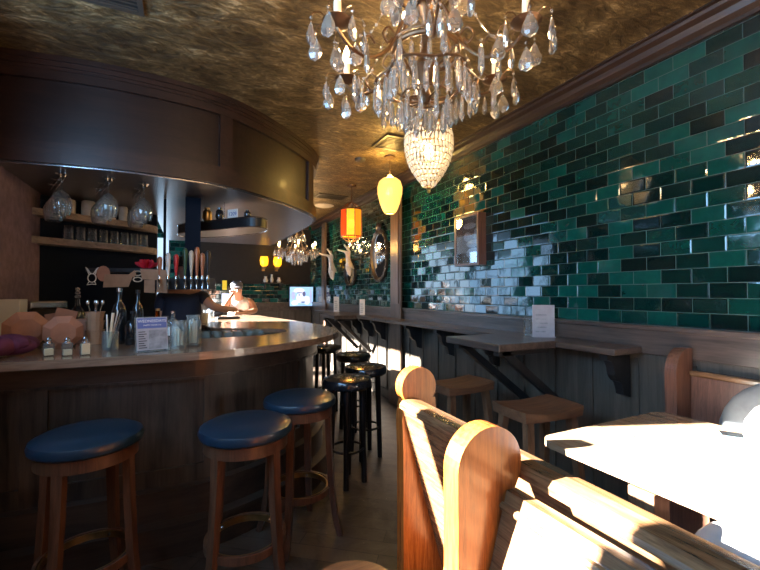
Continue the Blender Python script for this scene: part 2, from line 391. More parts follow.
M['mirror'] = plain('mirror_glass', (0.75, 0.78, 0.78), 0.04, 1)
M['blackframe'] = plain('dark_carved_frame', (0.03, 0.022, 0.016), 0.35, 0.3, vary=0.4)
M['framewood'] = wood('picture_frame_wood', (0.075, 0.030, 0.018), (0.19, 0.085, 0.052), 'z', 2, 0.4, 0.2, 0.05)
M['vent'] = plain('vent_metal', (0.10, 0.085, 0.07), 0.45, 0.5)
M['ventdark'] = plain('vent_dark', (0.02, 0.018, 0.016), 0.6)
M['bag'] = plain('mauve_grey_leather', (0.36, 0.32, 0.31), 0.6, vary=0.1)
M['backpack'] = plain('grey_nylon', (0.13, 0.145, 0.155), 0.7, vary=0.15)
M['ceramic'] = plain('white_ceramic', (0.88, 0.87, 0.84), 0.15)
M['liquor'] = glass('amber_liquor', (0.75, 0.35, 0.08), 0.0, 1.36, 0.4)
M['darkglass'] = plain('dark_bottle_glass', (0.012, 0.014, 0.016), 0.08, coat=0.5)
M['salt'] = plain('salt_grain', (0.75, 0.62, 0.42), 0.8)
M['paper'] = plain('off_white_paper', (0.36, 0.36, 0.39), 0.6, vary=0.12)
def lampglass(name, c, es, lattice=False):
    k = N(name); b = k.b; b.inputs['Base Color'].default_value = (*c, 1); b.inputs['Roughness'].default_value = 0.2
    b.inputs['Emission Strength'].default_value = es
    if lattice:
        tc = k.n('ShaderNodeTexCoord'); sp = k.n('ShaderNodeSeparateXYZ'); k.l(tc.outputs['Object'], sp.inputs[0])
        an = k.math('MULTIPLY', k.math('ARCTAN2', sp.outputs[1], sp.outputs[0]), 14); z = k.math('MULTIPLY', sp.outputs[2], 150)
        f = k.math('MINIMUM', k.math('ABSOLUTE', k.math('SINE', k.math('ADD', an, z))), k.math('ABSOLUTE', k.math('SINE', k.math('SUBTRACT', an, z))))
        k.l(k.ramp(f, [(0.0, tuple(v*0.35 for v in c)), (0.35, c)]), b.inputs['Emission Color'])
    else: b.inputs['Emission Color'].default_value = (*c, 1)
    return k.m
def shade_glow(m, c, w_=0.55):                                        # lets the bulb inside shine through the shade
    t_ = m.node_tree; o_ = t_.nodes['Material Output']; l_ = o_.inputs[0].links[0].from_socket
    tr = t_.nodes.new('ShaderNodeBsdfTransparent'); tr.inputs[0].default_value = (*c, 1); x_ = t_.nodes.new('ShaderNodeMixShader'); x_.inputs[0].default_value = w_
    t_.links.new(l_, x_.inputs[1]); t_.links.new(tr.outputs[0], x_.inputs[2]); t_.links.new(x_.outputs[0], o_.inputs[0])
M['globe'] = lampglass('honeycomb_glass', (1.0, 0.82, 0.30), 0.85, True)
M['amber'] = lampglass('amber_pane', (1.0, 0.45, 0.03), 0.55)
M['redpane'] = lampglass('red_pane', (0.9, 0.12, 0.02), 0.55)
M['yellowpane'] = lampglass('yellow_pane', (0.95, 0.68, 0.05), 0.6)
M['beadglow'] = plain('basket_beads', (0.80, 0.74, 0.60), 0.12, emit=(1.0, 0.84, 0.50), es=0.16, coat=1.0)
M['screen'] = lampglass('tv_picture_blue', (0.35, 0.60, 0.95), 0.9)
M['screen_w'] = lampglass('tv_picture_pale', (0.75, 0.85, 1.0), 1.0)
M['screen_d'] = lampglass('tv_picture_dark', (0.16, 0.18, 0.35), 0.6)
M['screen_b'] = lampglass('tv_picture_mid', (0.45, 0.50, 0.78), 0.8)
for _k, _c, _w in (('globe', (1, 0.78, 0.40), 0.42), ('amber', (1, 0.6, 0.15), 0.4), ('redpane', (1, 0.3, 0.1), 0.35), ('yellowpane', (1, 0.85, 0.3), 0.35)): shade_glow(M[_k], _c, _w)
M['ceillight'] = lampglass('recessed_lamp', (1.0, 0.75, 0.42), 4)

def point(name, loc, e, c, r=0.02, parent=None):
    d = bpy.data.lights.new(name, 'POINT'); d.energy = e; d.color = c; d.shadow_soft_size = r
    o = bpy.data.objects.new(name, d); COL.objects.link(o); o.location = loc
    if parent is not None: o.parent = parent
    return o

CH = 2.82            # ceiling height
XR = 2.43            # right wall
YB = 8.2             # far wall
# ================================================================== the room
bm = newbm(); box(bm, -1.8, XR+0.1, -1.7, YB+0.1, -0.05, 0); struct('floor', bm, M['floor'])
bm = newbm(); box(bm, -1.8, XR+0.1, -1.7, YB+0.1, CH, CH+0.05); struct('ceiling', bm, M['ceiling'])
bm = newbm(); box(bm, XR, XR+0.1, -1.7, YB+0.1, 0, CH); struct('wall_right', bm, M['tile'])
bm = newbm(); box(bm, -1.7, XR, -1.7, -1.6, 0, CH); struct('wall_front', bm, M['plaster'])
# left wall beside the camera: unseen sills, header and piers, shaped to cut the sun into patches
bm = newbm()
box(bm, -1.15, -1.05, -1.6, 3.0, 0, 1.15); box(bm, -1.15, -1.05, -1.6, 3.0, 2.45, CH)
box(bm, -1.15, -1.05, -1.6, 1.10, 1.15, 1.88); box(bm, -1.15, -1.05, 1.52, 1.84, 1.15, 1.88); box(bm, -1.15, -1.05, 2.0, 3.0, 1.15, 1.88); box(bm, -1.15, -1.05, 1.84, 2.0, 1.15, 1.35)
box(bm, -1.15, -1.05, -1.6, -1.3, 1.88, 2.55); box(bm, -1.15, -1.05, 2.27, 3.0, 1.88, 2.55)
struct('wall_left', bm, M['plaster'])
bm = newbm()
for y0, y1, z0, z1 in ((-1.3, 2.27, 1.88, 2.45),):
    box(bm, -1.13, -1.07, y0, y1, z1-0.02, z1); box(bm, -1.13, -1.07, y0, y0+0.02, z0, z1); box(bm, -1.13, -1.07, y1-0.02, y1, z0, z1)
struct('window_1', bm, M['darkwood'])
bm = newbm(); box(bm, -1.15, -1.04, 3.0, 4.75, 0, CH); box(bm, -1.7, -1.04, 4.75, 4.83, 0, CH); struct('wall_bar', bm, M['pink'])
bm = newbm()
box(bm, -1.7, -1.6, 4.83, 5.4, 0, CH); box(bm, -1.7, -1.6, 5.4, YB, 0, 0.95); box(bm, -1.7, -1.6, 5.4, YB, 2.66, CH); box(bm, -1.7, -1.6, 8.0, YB, 0.95, 2.66)
struct('wall_back_left', bm, M['plaster'])
bm = newbm()
for y in (5.42, 6.28, 7.14, 7.98): box(bm, -1.68, -1.62, y-0.02, y+0.02, 0.95, 2.66)
box(bm, -1.68, -1.62, 5.4, 8.0, 1.9, 1.93)
struct('window_2', bm, M['darkwood'])
# far wall with a window at its left end, green tile to the right
bm = newbm()
box(bm, -1.7, XR, YB, YB+0.1, 0, 0.95); box(bm, -1.7, XR, YB, YB+0.1, 2.38, CH); box(bm, -1.7, -1.55, YB, YB+0.1, 0.95, 2.38); box(bm, -0.25, XR, YB, YB+0.1, 0.95, 2.38)
struct('wall_back', bm, M['tile'])
bm = newbm()
for x in (-1.55, -0.9, -0.27): box(bm, x, x+0.04, YB+0.02, YB+0.07, 0.95, 2.38)
struct('window_3', bm, M['darkwood'])
# wood wainscot, right wall
bm = newbm(); box(bm, XR-0.03, XR, -1.6, YB, 0, 1.10)
for i in range(33):
    y = -1.5 + i*0.295
    box(bm, XR-0.042, XR-0.03, y, y+0.03 if i % 2 else y+0.012, 0.08, 1.0)
box(bm, XR-0.045, XR-0.03, -1.6, YB, 0, 0.12)
struct('trim_1', bm, M['wains'])
bm = newbm(); box(bm, XR-0.05, XR, -1.6, YB, 1.03, 1.19, 0.004); box(bm, XR-0.06, XR, -1.6, YB, 1.165, 1.195, 0.005)
struct('trim_2', bm, M['ledge'])
# wainscot, far wall
bm = newbm(); box(bm, -0.3, XR-0.05, YB-0.03, YB, 0, 1.03)
for i in range(9): box(bm, -0.3+i*0.33, -0.27+i*0.33, YB-0.045, YB-0.03, 0.08, 1.0)
struct('trim_3', bm, M['wains'])
bm = newbm(); box(bm, -0.3, XR-0.07, YB-0.05, YB, 1.03, 1.19, 0.004); struct('trim_4', bm, M['ledge'])
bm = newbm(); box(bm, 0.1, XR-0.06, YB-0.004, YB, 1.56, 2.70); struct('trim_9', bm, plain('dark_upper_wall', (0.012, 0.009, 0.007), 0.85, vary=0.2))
# crown moulding right wall and far wall
def crown(bm, along, a0, a1, s):
    prof = [(0, 0), (0, -0.115), (0.02, -0.115), (0.022, -0.095), (0.045, -0.075), (0.055, -0.045), (0.085, -0.03), (0.09, -0.012), (0.11, -0.01), (0.11, 0)]
    pts = []
    for a in (a0, a1):
        pts.append([bm.verts.new((XR - d, a, CH + z) if along == 'y' else (a, YB - d, CH + z)) for d, z in prof])
    n = len(prof)
    for i in range(n): bm.faces.new((pts[0][i], pts[0][(i+1)%n], pts[1][(i+1)%n], pts[1][i]))
    bm.faces.new(pts[0]); bm.faces.new(pts[1][::-1])
bm = newbm(); crown(bm, 'y', -1.6, YB, 1); struct('trim_5', bm, M['crown'])
bm = newbm(); crown(bm, 'x', -1.6, XR-0.11, 1); struct('trim_6', bm, M['crown'])
# pillars on the right wall
for i, (y0, y1) in enumerate(((4.24, 4.50), (7.12, 7.34))):
    bm = newbm(); box(bm, 2.34, XR-0.062, y0, y1, 0, 2.70, 0.006); box(bm, 2.325, 2.34, y0-0.02, y1+0.02, 0, 0.2, 0.004); box(bm, 2.325, 2.34, y0+0.03, y1-0.03, 1.25, 2.6, 0.004)
    struct('trim_%d' % (7+i), bm, M['post'])

# ================================================================== the bar
outer = smooth_pts([(-1.03, 2.37), (-0.45, 2.33), (0.07, 2.31), (0.40, 2.40), (0.70, 2.57), (0.95, 2.80), (1.12, 3.08), (1.20, 3.45), (1.18, 3.9), (1.11, 4.5), (1.0, 5.2), (0.92, 5.75)], 6)
top = thing('bar_counter', 'long horseshoe bar with worn wooden top and dark panelled front', 'bar counter', (0, 0, 0))
tail = [Vector(p) for p in ((0.78, 5.95), (-0.10, 5.95), (-0.14, 4.80), (-0.20, 4.56), (-1.03, 3.99))]
hole = smooth_pts([(-0.22, 3.02), (0.10, 3.0), (0.38, 3.0), (0.62, 3.10), (0.75, 3.28), (0.74, 3.46), (0.52, 3.66), (0.24, 3.88), (0.17, 4.22), (0.02, 4.36), (-0.16, 4.28), (-0.24, 4.05), (-0.22, 3.02)], 4)[:-1]
def top_slab(z0, z1, name, m, edge=0.0):
    bm = newbm(); o_ = [Vector(p) for p in offset(outer, edge)] + tail
    loops = []
    for z in (z0, z1):
        vo = [bm.verts.new((p.x, p.y, z)) for p in o_]; vh = [bm.verts.new((p.x, p.y, z)) for p in hole]
        eo = [bm.edges.new((vo[i], vo[(i+1) % len(vo)])) for i in range(len(vo))]; eh = [bm.edges.new((vh[i], vh[(i+1) % len(vh)])) for i in range(len(vh))]
        bmesh.ops.triangle_fill(bm, use_beauty=True, edges=eo+eh); loops.append((vo, vh))
    for k in (0, 1):
        a, b = loops[0][k], loops[1][k]
        for i in range(len(a)): bm.faces.new((a[i], a[(i+1) % len(a)], b[(i+1) % len(a)], b[i]))
    return obj(name, bm, m, top)
top_slab(1.038, 1.07, 'countertop', M['bartop'])
bm = newbm(); sweep(bm, outer, -0.008, 0.012, 1.030, 1.062); obj('edge_moulding', bm, M['bartop'], top)
bm = newbm(); sweep(bm, outer, 0.20, 0.26, 0.0, 1.036); obj('bar_front', bm, M['barface'], top)
bm = newbm(); sweep(bm, outer, 0.17, 0.20, 0.905, 1.036); obj('frieze', bm, M['barrail'], top)
bm = newbm(); L = length(outer); s = 0.30
while s < L - 0.2:
    seg = arc_at(outer, s, s+0.11)
    if len(seg) > 1: sweep(bm, seg, 0.18, 0.20, 0.34, 0.905)
    s += 0.86
sweep(bm, outer, 0.18, 0.20, 0.33, 0.42); sweep(bm, outer, 0.165, 0.20, 0.898, 0.912)
obj('panel_frame', bm, M['barface'], top)
bm = newbm(); sweep(bm, outer, 0.06, 0.20, 0.0, 0.16); sweep(bm, outer, 0.12, 0.20, 0.16, 0.33); sweep(bm, outer, 0.045, 0.2, 0.15, 0.175); obj('foot_step', bm, M['barrail'], top)
bm = newbm(); hl = [p for p in hole] + [hole[0]]; sweep(bm, hl, -0.04, -0.02, 0.0, 1.036); obj('inner_cladding', bm, M['steel'], top)
# little framed brass plate on the bar front
t = thing('wall_plate', 'small black framed brass plate on the bar front below the menu stand', 'plate', (-0.165, 2.505, 0.93), R(-2))
bm = newbm(); box(bm, -0.062, 0.062, -0.012, 0.0, -0.036, 0.036, 0.003); obj('frame', bm, M['black'], t)
bm = newbm(); box(bm, -0.053, 0.053, -0.015, -0.012, -0.027, 0.027); obj('face', bm, M['brass'], t)
bm = newbm()
tube(bm, [(-0.044+0.014*math.cos(a), -0.016, 0.002+0.017*math.sin(a)) for a in [i*0.5 for i in range(11)]], 0.002, 5)
tube(bm, [(-0.02, -0.016, -0.014), (0.0, -0.016, -0.018), (0.04, -0.016, -0.008)], 0.002, 5)
tube(bm, [(-0.02, -0.016, 0.012), (0.01, -0.016, 0.016), (0.045, -0.016, 0.004)], 0.0025, 5)
ell(bm, (0.012, -0.016, 0.0), 0.018, 0.002, 0.010); obj('embossing', bm, M['blackframe'], t)

# canopy over the bar
can = smooth_pts([(-1.03, 3.09), (-0.62, 3.02), (-0.297, 3.01), (0.094, 3.06), (0.33, 3.15), (0.56, 3.31), (0.80, 3.52), (1.0, 3.73), (1.17, 3.95), (1.28, 4.22), (1.31, 4.6), (1.31, 5.3), (1.30, 6.0), (1.29, 6.7)], 6)
cn = thing('bar_canopy', 'curved dark mahogany canopy with framed panels hanging over the bar', 'canopy')
bm = newbm(); sweep(bm, can, 0.03, 0.07, 2.18, 2.80); obj('fascia_panel', bm, M['mahog'], cn)
bm = newbm()
sweep(bm, can, 0.0, 0.03, 2.17, 2.285); sweep(bm, can, 0.012, 0.03, 2.285, 2.30); sweep(bm, can, 0.0, 0.03, 2.68, 2.79)
L = length(can)
for s in (1.27, 2.42, 3.6): 
    seg = arc_at(can, s, s+0.10)
    if len(seg) > 1: sweep(bm, seg, 0.004, 0.03, 2.285, 2.68)
obj('frame_rail', bm, M['mahog_edge'], cn)
bm = newbm(); sweep(bm, can, -0.03, 0.03, 2.785, 2.818); sweep(bm, can, -0.018, 0.03, 2.755, 2.785); sweep(bm, can, -0.008, 0.03, 2.735, 2.755); obj('crown_moulding', bm, M['mahog_edge'], cn)
bm = newbm(); prism(bm, [(p.x, p.y) for p in offset(can, 0.032)] + [(-0.25, 6.7), (-0.27, 4.76), (-1.03, 4.74)], 2.165, 2.18); obj('underside_panel', bm, M['soffit'], cn)
bm = newbm(); tube(bm, [(0.0, 3.35, 2.162), (0.0, 3.35, 2.150)], 0.0025, 5)
sweep(bm, offset(can, 0.03), 0.0, 0.006, 2.160, 2.166); obj('edge_bead', bm, M['steel'], cn)

# dark back-bar core, diagonal across the corner
bm = newbm(); prism(bm, [(-1.038, 4.03), (-0.26, 4.57), (-0.26, 4.74), (-1.038, 4.74)], 1.072, 2.163)
tag(obj('back_bar_cabinet', bm, M['core']), 'blue-black corner cabinet wall behind the two curved shelves', 'cabinet')
def curved_shelf(z, label):
    bm = newbm(); P_ = smooth_pts([(-1.036, 3.83), (-0.80, 4.0), (-0.60, 4.13), (-0.42, 4.24), (-0.31, 4.33), (-0.25, 4.43), (-0.25, 4.57)], 5)
    prism(bm, [(p.x, p.y) for p in P_] + [(-1.036, 4.025)], z-0.05, z); return tag(obj('curved_shelf', bm, M['shelf']), label, 'shelf', 'curved shelves in the bar corner')
curved_shelf(2.025, 'upper pale curved wooden shelf holding cream jars in the bar corner')
curved_shelf(1.81, 'lower pale curved wooden shelf holding upturned tumblers in the bar corner')

# ---- hanging wine glasses under the canopy
def wine_glass_bm():
    bm = newbm()
    prof = [(0.036, 0.0), (0.034, -0.003), (0.006, -0.010), (0.0035, -0.03), (0.0035, -0.095), (0.012, -0.108), (0.040, -0.130), (0.056, -0.165), (0.060, -0.200), (0.054, -0.240), (0.047, -0.265)]
    lathe(bm, prof + [(r*0.94-0.001, z) for r, z in prof[:4:-1]] + [(0.0, -0.112)], 20); return bm
WG = obj('hanging_wine_glass', wine_glass_bm(), M['glassware'], smooth=True)
rows = [((-0.73, 3.25), (-0.06, 0.17), 'nearest the pink wall'), ((-0.47, 3.22), (-0.05, 0.17), 'in the middle row under the canopy'), ((-0.27, 3.29), (-0.04, 0.17), 'in the row nearest the dark post')]
first = True
for (x, y), (dx, dy), where in rows:
    bm = newbm()
    for sgn in (-1, 1):
        n_ = Vector((-dy, dx, 0)).normalized()*0.012*sgn
        bar(bm, Vector((x-dx*0.3, y-dy*0.3, 2.141))+n_, Vector((x+dx*2.5, y+dy*2.5, 2.141))+n_, 0.004, 0.026)
        for q in (-0.28, 2.48): p_ = Vector((x+dx*q, y+dy*q, 2.150))+n_; bar(bm, p_, p_+Vector((0, 0, 0.014)), 0.004, 0.004)
    tag(obj('glass_rack', bm, M['steel']), 'thin metal glass rail under the canopy, ' + where, 'rack', 'glass rails under the canopy')
    for k in range(3):
        lab = 'upside-down wine glass ' + ('at the front of the row ', 'second back in the row ', 'at the back of the row ')[k] + {'n': 'nearest the pink wall', 'i': 'in the middle', }.get(where[0]) if where[0] == 'n' else 'upside-down wine glass ' + ('at the front', 'second back', 'at the back')[k] + ', ' + where
        g = WG if first else WG.copy()
        if not first: COL.objects.link(g)
        first = False
        g.location = (x+dx*k, y+dy*k, 2.158); tag(g, lab, 'wine glass', 'wine glasses hanging under the canopy')
# ---- cream jars on the upper shelf
def jar_bm(r, h):
    bm = newbm(); lathe(bm, [(0, 0), (r*0.9, 0), (r, h*0.08), (r, h*0.85), (r*0.93, h*0.97), (r*0.86, h), (r*0.82, h*0.96), (0, h*0.93)], 20); return bm
for i, (x, y, r, h) in enumerate([(-0.865, 4.03, 0.055, 0.115), (-0.74, 4.11, 0.050, 0.13), (-0.60, 4.215, 0.042, 0.125), (-0.51, 4.27, 0.036, 0.135), (-0.42, 4.33, 0.046, 0.13)]):
    o = obj('ceramic_jar', jar_bm(r, h), M['cream'], smooth=True, loc=(x, y, 2.025))
    tag(o, ('squat cream jar on the upper curved shelf, first from the pink wall', 'cream jar on the upper shelf, second from the pink wall', 'cream jar on the upper shelf, middle of the five', 'narrow cream jar on the upper shelf, fourth from the wall', 'cream jar nearest the rounded end of the upper shelf')[i], 'jar', 'cream jars on the upper shelf')
# ---- tumblers on the lower shelf
bm = newbm(); lathe(bm, [(0, 0.12), (0.030, 0.12), (0.034, 0.115), (0.038, 0.0), (0.036, 0.0), (0.032, 0.105), (0, 0.11)], 16)
TU = obj('tumbler', bm, M['glassware'], smooth=True); k = 0
TULAB = ['first from the pink wall', 'second from the pink wall', 'third from the pink wall', 'fourth from the pink wall', 'fifth from the pink wall', 'sixth from the pink wall', 'seventh from the pink wall', 'last before the rounded end']
for i in range(8):
    x = -0.86 + i*0.072; y = 4.045 + i*0.050
    g = TU if i == 0 else TU.copy()
    if i: COL.objects.link(g)
    g.location = (x, y, 1.81); tag(g, 'upturned clear tumbler on the lower curved shelf, ' + TULAB[i], 'tumbler', 'tumblers on the lower shelf')

# ---- hanging tap rack
t = thing('tap_rack', 'black tap rack hung from the canopy on dark posts behind the counter', 'rack', (0, 0, 0))
bm = newbm(); bar(bm, (-0.23, 3.80, 1.455), (0.20, 3.60, 1.455), 0.14, 0.09); obj('tap_box', bm, M['black'], t)
bm = newbm(); bar(bm, (0.055, 3.655, 1.50), (0.055, 3.655, 2.163), 0.115, 0.10, up=(0, 1, 0)); obj('post', bm, M['core'], t)
bm = newbm(); bar(bm, (-0.155, 3.775, 1.50), (-0.155, 3.775, 2.163), 0.02, 0.03, up=(0, 1, 0)); obj('post', bm, M['core'], t)
bm = newbm(); bar(bm, (-0.70, 3.93, 1.565), (-0.19, 3.78, 1.565), 0.10, 0.03); bar(bm, (-0.69, 3.93, 1.565), (-0.74, 4.22, 1.565), 0.03, 0.03); bar(bm, (-0.19, 3.78, 1.58), (-0.19, 3.78, 1.45), 0.06, 0.04); obj('ledge', bm, M['darkwood'], t)
taps = [(-0.185, 'copper', 0.17, 'copper-brown'), (-0.125, 'white', 0.20, 'white'), (-0.065, 'red', 0.19, 'red'), (0.0, 'green', 0.24, 'dark green'), (0.045, 'cream', 0.22, 'cream'), (0.085, 'copper', 0.25, 'tall copper-brown'), (0.125, 'copper', 0.20, 'short copper-brown'), (0.165, 'black', 0.22, 'black')]
for i, (x, mt, h, nm) in enumerate(taps):
    y = 3.80 - (x+0.23)/0.43*0.20 - 0.085
    tp = thing('beer_tap', '%s beer tap handle on the black tap rack, %s' % (nm, ('leftmost', 'beside the leftmost one', 'left of the thick post', 'in front of the thick post', 'right after the green one', 'beside the cream one', 'second from the right', 'rightmost')[i]), 'beer tap', (x, y, 1.50), 0, 'beer taps on the rack')
    bm = newbm(); lathe(bm, [(0, 0.02), (0.008, 0.02), (0.011, 0.06), (0.017, h*0.6), (0.020, h*0.9), (0.014, h), (0, h+0.008)], 10); obj('handle', bm, M[mt], tp, True)
    bm = newbm(); tube(bm, [(0, 0.02, -0.02), (0, -0.03, -0.015), (0, -0.055, -0.04), (0, -0.058, -0.09)], [0.010, 0.010, 0.008, 0.007], 8); lathe(bm, [(0, -0.035), (0.012, -0.035), (0.014, 0.0), (0.009, 0.022), (0, 0.022)], 10); obj('faucet', bm, M['steel'], tp, True)
# paper signs and ornaments on the ledge
def sheet(bm, pts, d, yoff=0.0, mi=0):
    prism(bm, pts, 0, d, mi, Matrix.Translation((0, yoff, 0)) @ Matrix.Rotation(R(90), 4, 'X'))
t = thing('paper_sign', 'kraft paper sign of three cards hanging left of the tap handles', 'sign', (-0.215, 3.700, 1.575), R(-18), 'kraft signs on the ledge')
bm = newbm(); sheet(bm, [(-0.115, 0.0), (0.10, -0.01), (0.10, -0.095), (-0.10, -0.085)], 0.004); obj('header_card', bm, M['kraft'], t)
for x in (-0.085, 0.01):
    bm = newbm(); sheet(bm, [(x, -0.09), (x+0.08, -0.09), (x+0.08, -0.195), (x, -0.19)], 0.004, 0.006); obj('card', bm, M['kraft'], t)
t = thing('paper_sign', 'tilted kraft paper sign below the round pink tag on the dark ledge', 'sign', (-0.47, 3.800, 1.53), R(-16), 'kraft signs on the ledge')
bm = newbm(); sheet(bm, [(-0.11, 0.0), (0.10, 0.0), (0.065, -0.10), (-0.12, -0.105)], 0.004); sheet(bm, [(0.065, 0.0), (0.11, 0.035), (0.12, 0.0), (0.105, -0.025)], 0.004); obj('card', bm, M['kraft'], t)
o = bpy.data.objects.new('x', None)
bm = newbm(); lathe(bm, [(0, 0), (0.045, 0), (0.05, 0.004), (0, 0.006)], 16, M=Matrix.Rotation(R(90), 4, 'X') @ Matrix.Scale(1.25, 4, (0, 1, 0)))
tag(obj('paper_tag', bm, M['terra'], loc=(-0.585, 3.835, 1.535), rz=R(-16)), 'round pinkish paper tag on the ledge beside the rabbit ornament', 'tag')
t = thing('rabbit_ornament', 'white outline rabbit ornament at the left end of the dark ledge', 'ornament', (-0.665, 3.862, 1.50), R(-16))
bm = newbm()
tube(bm, [(0.03*math.cos(a), 0, 0.035*math.sin(a)) for a in [i*math.pi/6 for i in range(12)]], 0.004, 6, closed=True)
for s_ in (-1, 1): tube(bm, [(s_*0.01, 0, 0.033), (s_*0.035, 0, 0.075), (s_*0.045, 0, 0.085), (s_*0.03, 0, 0.05), (s_*0.022, 0, 0.028)], 0.004, 6)
tube(bm, [(-0.02, 0, -0.03), (-0.035, 0, -0.055), (0.0, 0, -0.048), (0.03, 0, -0.052), (0.02, 0, -0.03)], 0.004, 6)
obj('outline', bm, M['white'], t, True)
t = thing('oval_ornament', 'small cream ring ornament hanging between the two kraft signs', 'ornament', (-0.345, 3.77, 1.52), R(-16))
bm = newbm()
for dz in (0.02, -0.03): tube(bm, [(0.032*math.cos(a), 0, dz+0.018*math.sin(a)) for a in [i*math.pi/7 for i in range(14)]], 0.005, 6, closed=True)
obj('ring', bm, M['cream'], t, True)
t = thing('flower', 'crimson lotus flower on the ledge above the kraft sign', 'flower', (-0.285, 3.80, 1.585))
for k, (n_, tilt, L_) in enumerate(((8, 62, 0.095), (7, 35, 0.085), (5, 14, 0.075))):
    for i in range(n_):
        bm = newbm(); ell(bm, (0, 0, L_/2), 0.017, 0.005, L_/2, 8, 6)
        bmesh.ops.transform(bm, matrix=Matrix.Rotation(2*math.pi*i/n_ + k*0.4, 4, 'Z') @ Matrix.Rotation(R(tilt), 4, 'Y'), verts=bm.verts)
        obj('petal', bm, M['flower'], t, True)

# ---- hanging curved shelf at the right, with its card
t = thing('hanging_shelf', 'curved dark shelf with bright metal rims hung under the canopy', 'shelf', (0, 0, 0))
rp = smooth_pts([(0.0, 3.98), (0.10, 3.86), (0.28, 3.64), (0.45, 3.43), (0.55, 3.40), (0.63, 3.50), (0.62, 3.68), (0.50, 3.90), (0.35, 4.10), (0.12, 4.30), (-0.05, 4.25), (-0.06, 4.10)], 5)
bm = newbm(); prism(bm, [(p.x, p.y) for p in rp], 1.925, 2.005); obj('board', bm, M['black'], t)
loop = [Vector((p.x, p.y, 0)) for p in rp]
bm = newbm(); tube(bm, [p + Vector((0, 0, 2.005)) for p in loop], 0.006, 6, closed=True); obj('rim', bm, M['steel'], t)
bm = newbm(); tube(bm, [p + Vector((0, 0, 1.925)) for p in loop], 0.005, 6, closed=True); obj('rim', bm, M['steel'], t)
bm = newbm(); tube(bm, [(0.30, 3.68, 2.0), (0.30, 3.68, 2.163)], 0.004, 6); tube(bm, [(0.30, 4.05, 2.0), (0.30, 4.05, 2.163)], 0.004, 6); obj('hanger', bm, M['steel'], t)
t = thing('number_card', 'small white card reading 1209 on the hanging curved shelf', 'card', (0.362, 3.615, 2.012), R(-50))
bm = newbm(); box(bm, -0.055, 0.055, -0.003, 0.003, 0, 0.085); obj('card', bm, M['white'], t)
text_mesh('digits', '1209', 0.045, M['blue_print'], t, Matrix.Translation((0, -0.0035, 0.043)) @ Matrix.Rotation(R(90), 4, 'X'))
for i, (x, y, r, h, m_, lab) in enumerate(((0.17, 3.83, 0.045, 0.12, 'brass', 'round brass pot on the hanging shelf beside the dark post'), (0.265, 3.72, 0.035, 0.11, 'darkglass', 'squat dark jar on the hanging shelf beside the number card'), (0.47, 3.52, 0.03, 0.07, 'darkglass', 'low dark cup near the rounded tip of the hanging shelf'))):
    bm = newbm(); lathe(bm, [(0, 0), (r*0.7, 0), (r, h*0.3), (r*0.9, h*0.7), (r*0.5, h*0.85), (r*0.55, h), (0, h)], 16); tag(obj('pot', bm, M[m_], smooth=True, loc=(x, y, 2.011)), lab, 'pot')

# ================================================================== things on the counter
Z = 1.071
tag(obj('carton', (lambda b: (box(b, -0.05, 0.05, -0.07, 0.07, 0, 0.27, 0.004), b)[1])(newbm()), M['white'], loc=(-0.975, 3.30, Z)), 'tall pale carton against the pink wall at the bar end', 'carton')
def faceted_bowl(name, r, loc, tilt, rz, label):
    bm = newbm(); prof = [(0, 0.0), (r*0.62, 0.0), (r, r*0.22), (r*0.97, r*0.23), (r*0.58, 0.012), (0, 0.012)]
    lathe(bm, prof, 8); bmesh.ops.transform(bm, matrix=Matrix.Rotation(R(tilt), 4, 'X') @ Matrix.Rotation(R(22.5), 4, 'Z'), verts=bm.verts)
    mz = min(v.co.z for v in bm.verts); bmesh.ops.translate(bm, vec=(0, 0, -mz), verts=bm.verts)
    tag(obj(name, bm, M['terra'], loc=(loc[0], loc[1], Z), rz=rz), label, 'bowl', 'faceted bowls standing on edge')
faceted_bowl('faceted_bowl', 0.110, (-0.80, 2.90), -84, R(20), 'large eight-sided terracotta bowl on edge behind the purple cloth')
faceted_bowl('faceted_bowl', 0.098, (-0.61, 2.80), -80, R(14), 'eight-sided terracotta bowl on edge behind the salt shakers')
bm = newbm(); box(bm, -0.055, 0.055, -0.01, 0.01, 0, 0.20, 0.003, Matrix.Rotation(R(16), 4, 'Y')); box(bm, -0.03, 0.06, 0.012, 0.03, 0, 0.17, 0.003, Matrix.Rotation(R(-10), 4, 'Y'))
tag(obj('folded_card', bm, M['terra'], loc=(-0.72, 3.14, Z+0.012), rz=R(15)), 'tilted terracotta folded card standing between the two faceted bowls', 'card')
bm = newbm(); box(bm, -0.04, 0.04, -0.02, 0.02, 0, 0.15, 0.004); tag(obj('kraft_box', bm, M['terra'], loc=(-0.56, 3.04, Z), rz=R(10)), 'small terracotta box between faceted bowl and kraft cups', 'box')
t = thing('tin_box', 'dark metal tin with a shiny lid edge behind the faceted bowls', 'tin', (-0.86, 3.50, Z), R(30))
bm = newbm(); box(bm, -0.095, 0.095, -0.05, 0.05, 0, 0.20, 0.01); obj('body', bm, M['blackframe'], t)
bm = newbm(); box(bm, -0.105, 0.105, -0.06, 0.06, 0.20, 0.255, 0.012); obj('lid', bm, M['steel'], t)
bm = newbm()
for i in range(7):
    a = i*0.9; ell(bm, (0.06*math.cos(a)*(i % 3)/1.5, 0.045*math.sin(a)*(i % 3)/1.5, 0.05+0.006*(i % 4)), 0.075-0.005*i % 0.04+0.03, 0.05, 0.045, 10, 7, M=Matrix.Rotation(a, 4, 'Z'))
mz = min(v.co.z for v in bm.verts); bmesh.ops.translate(bm, vec=(0, 0, -mz), verts=bm.verts)
tag(obj('folded_cloth', bm, M['purple'], smooth=True, loc=(-0.77, 2.58, Z)), 'crumpled purple cloth lying at the left end of the bar', 'cloth')
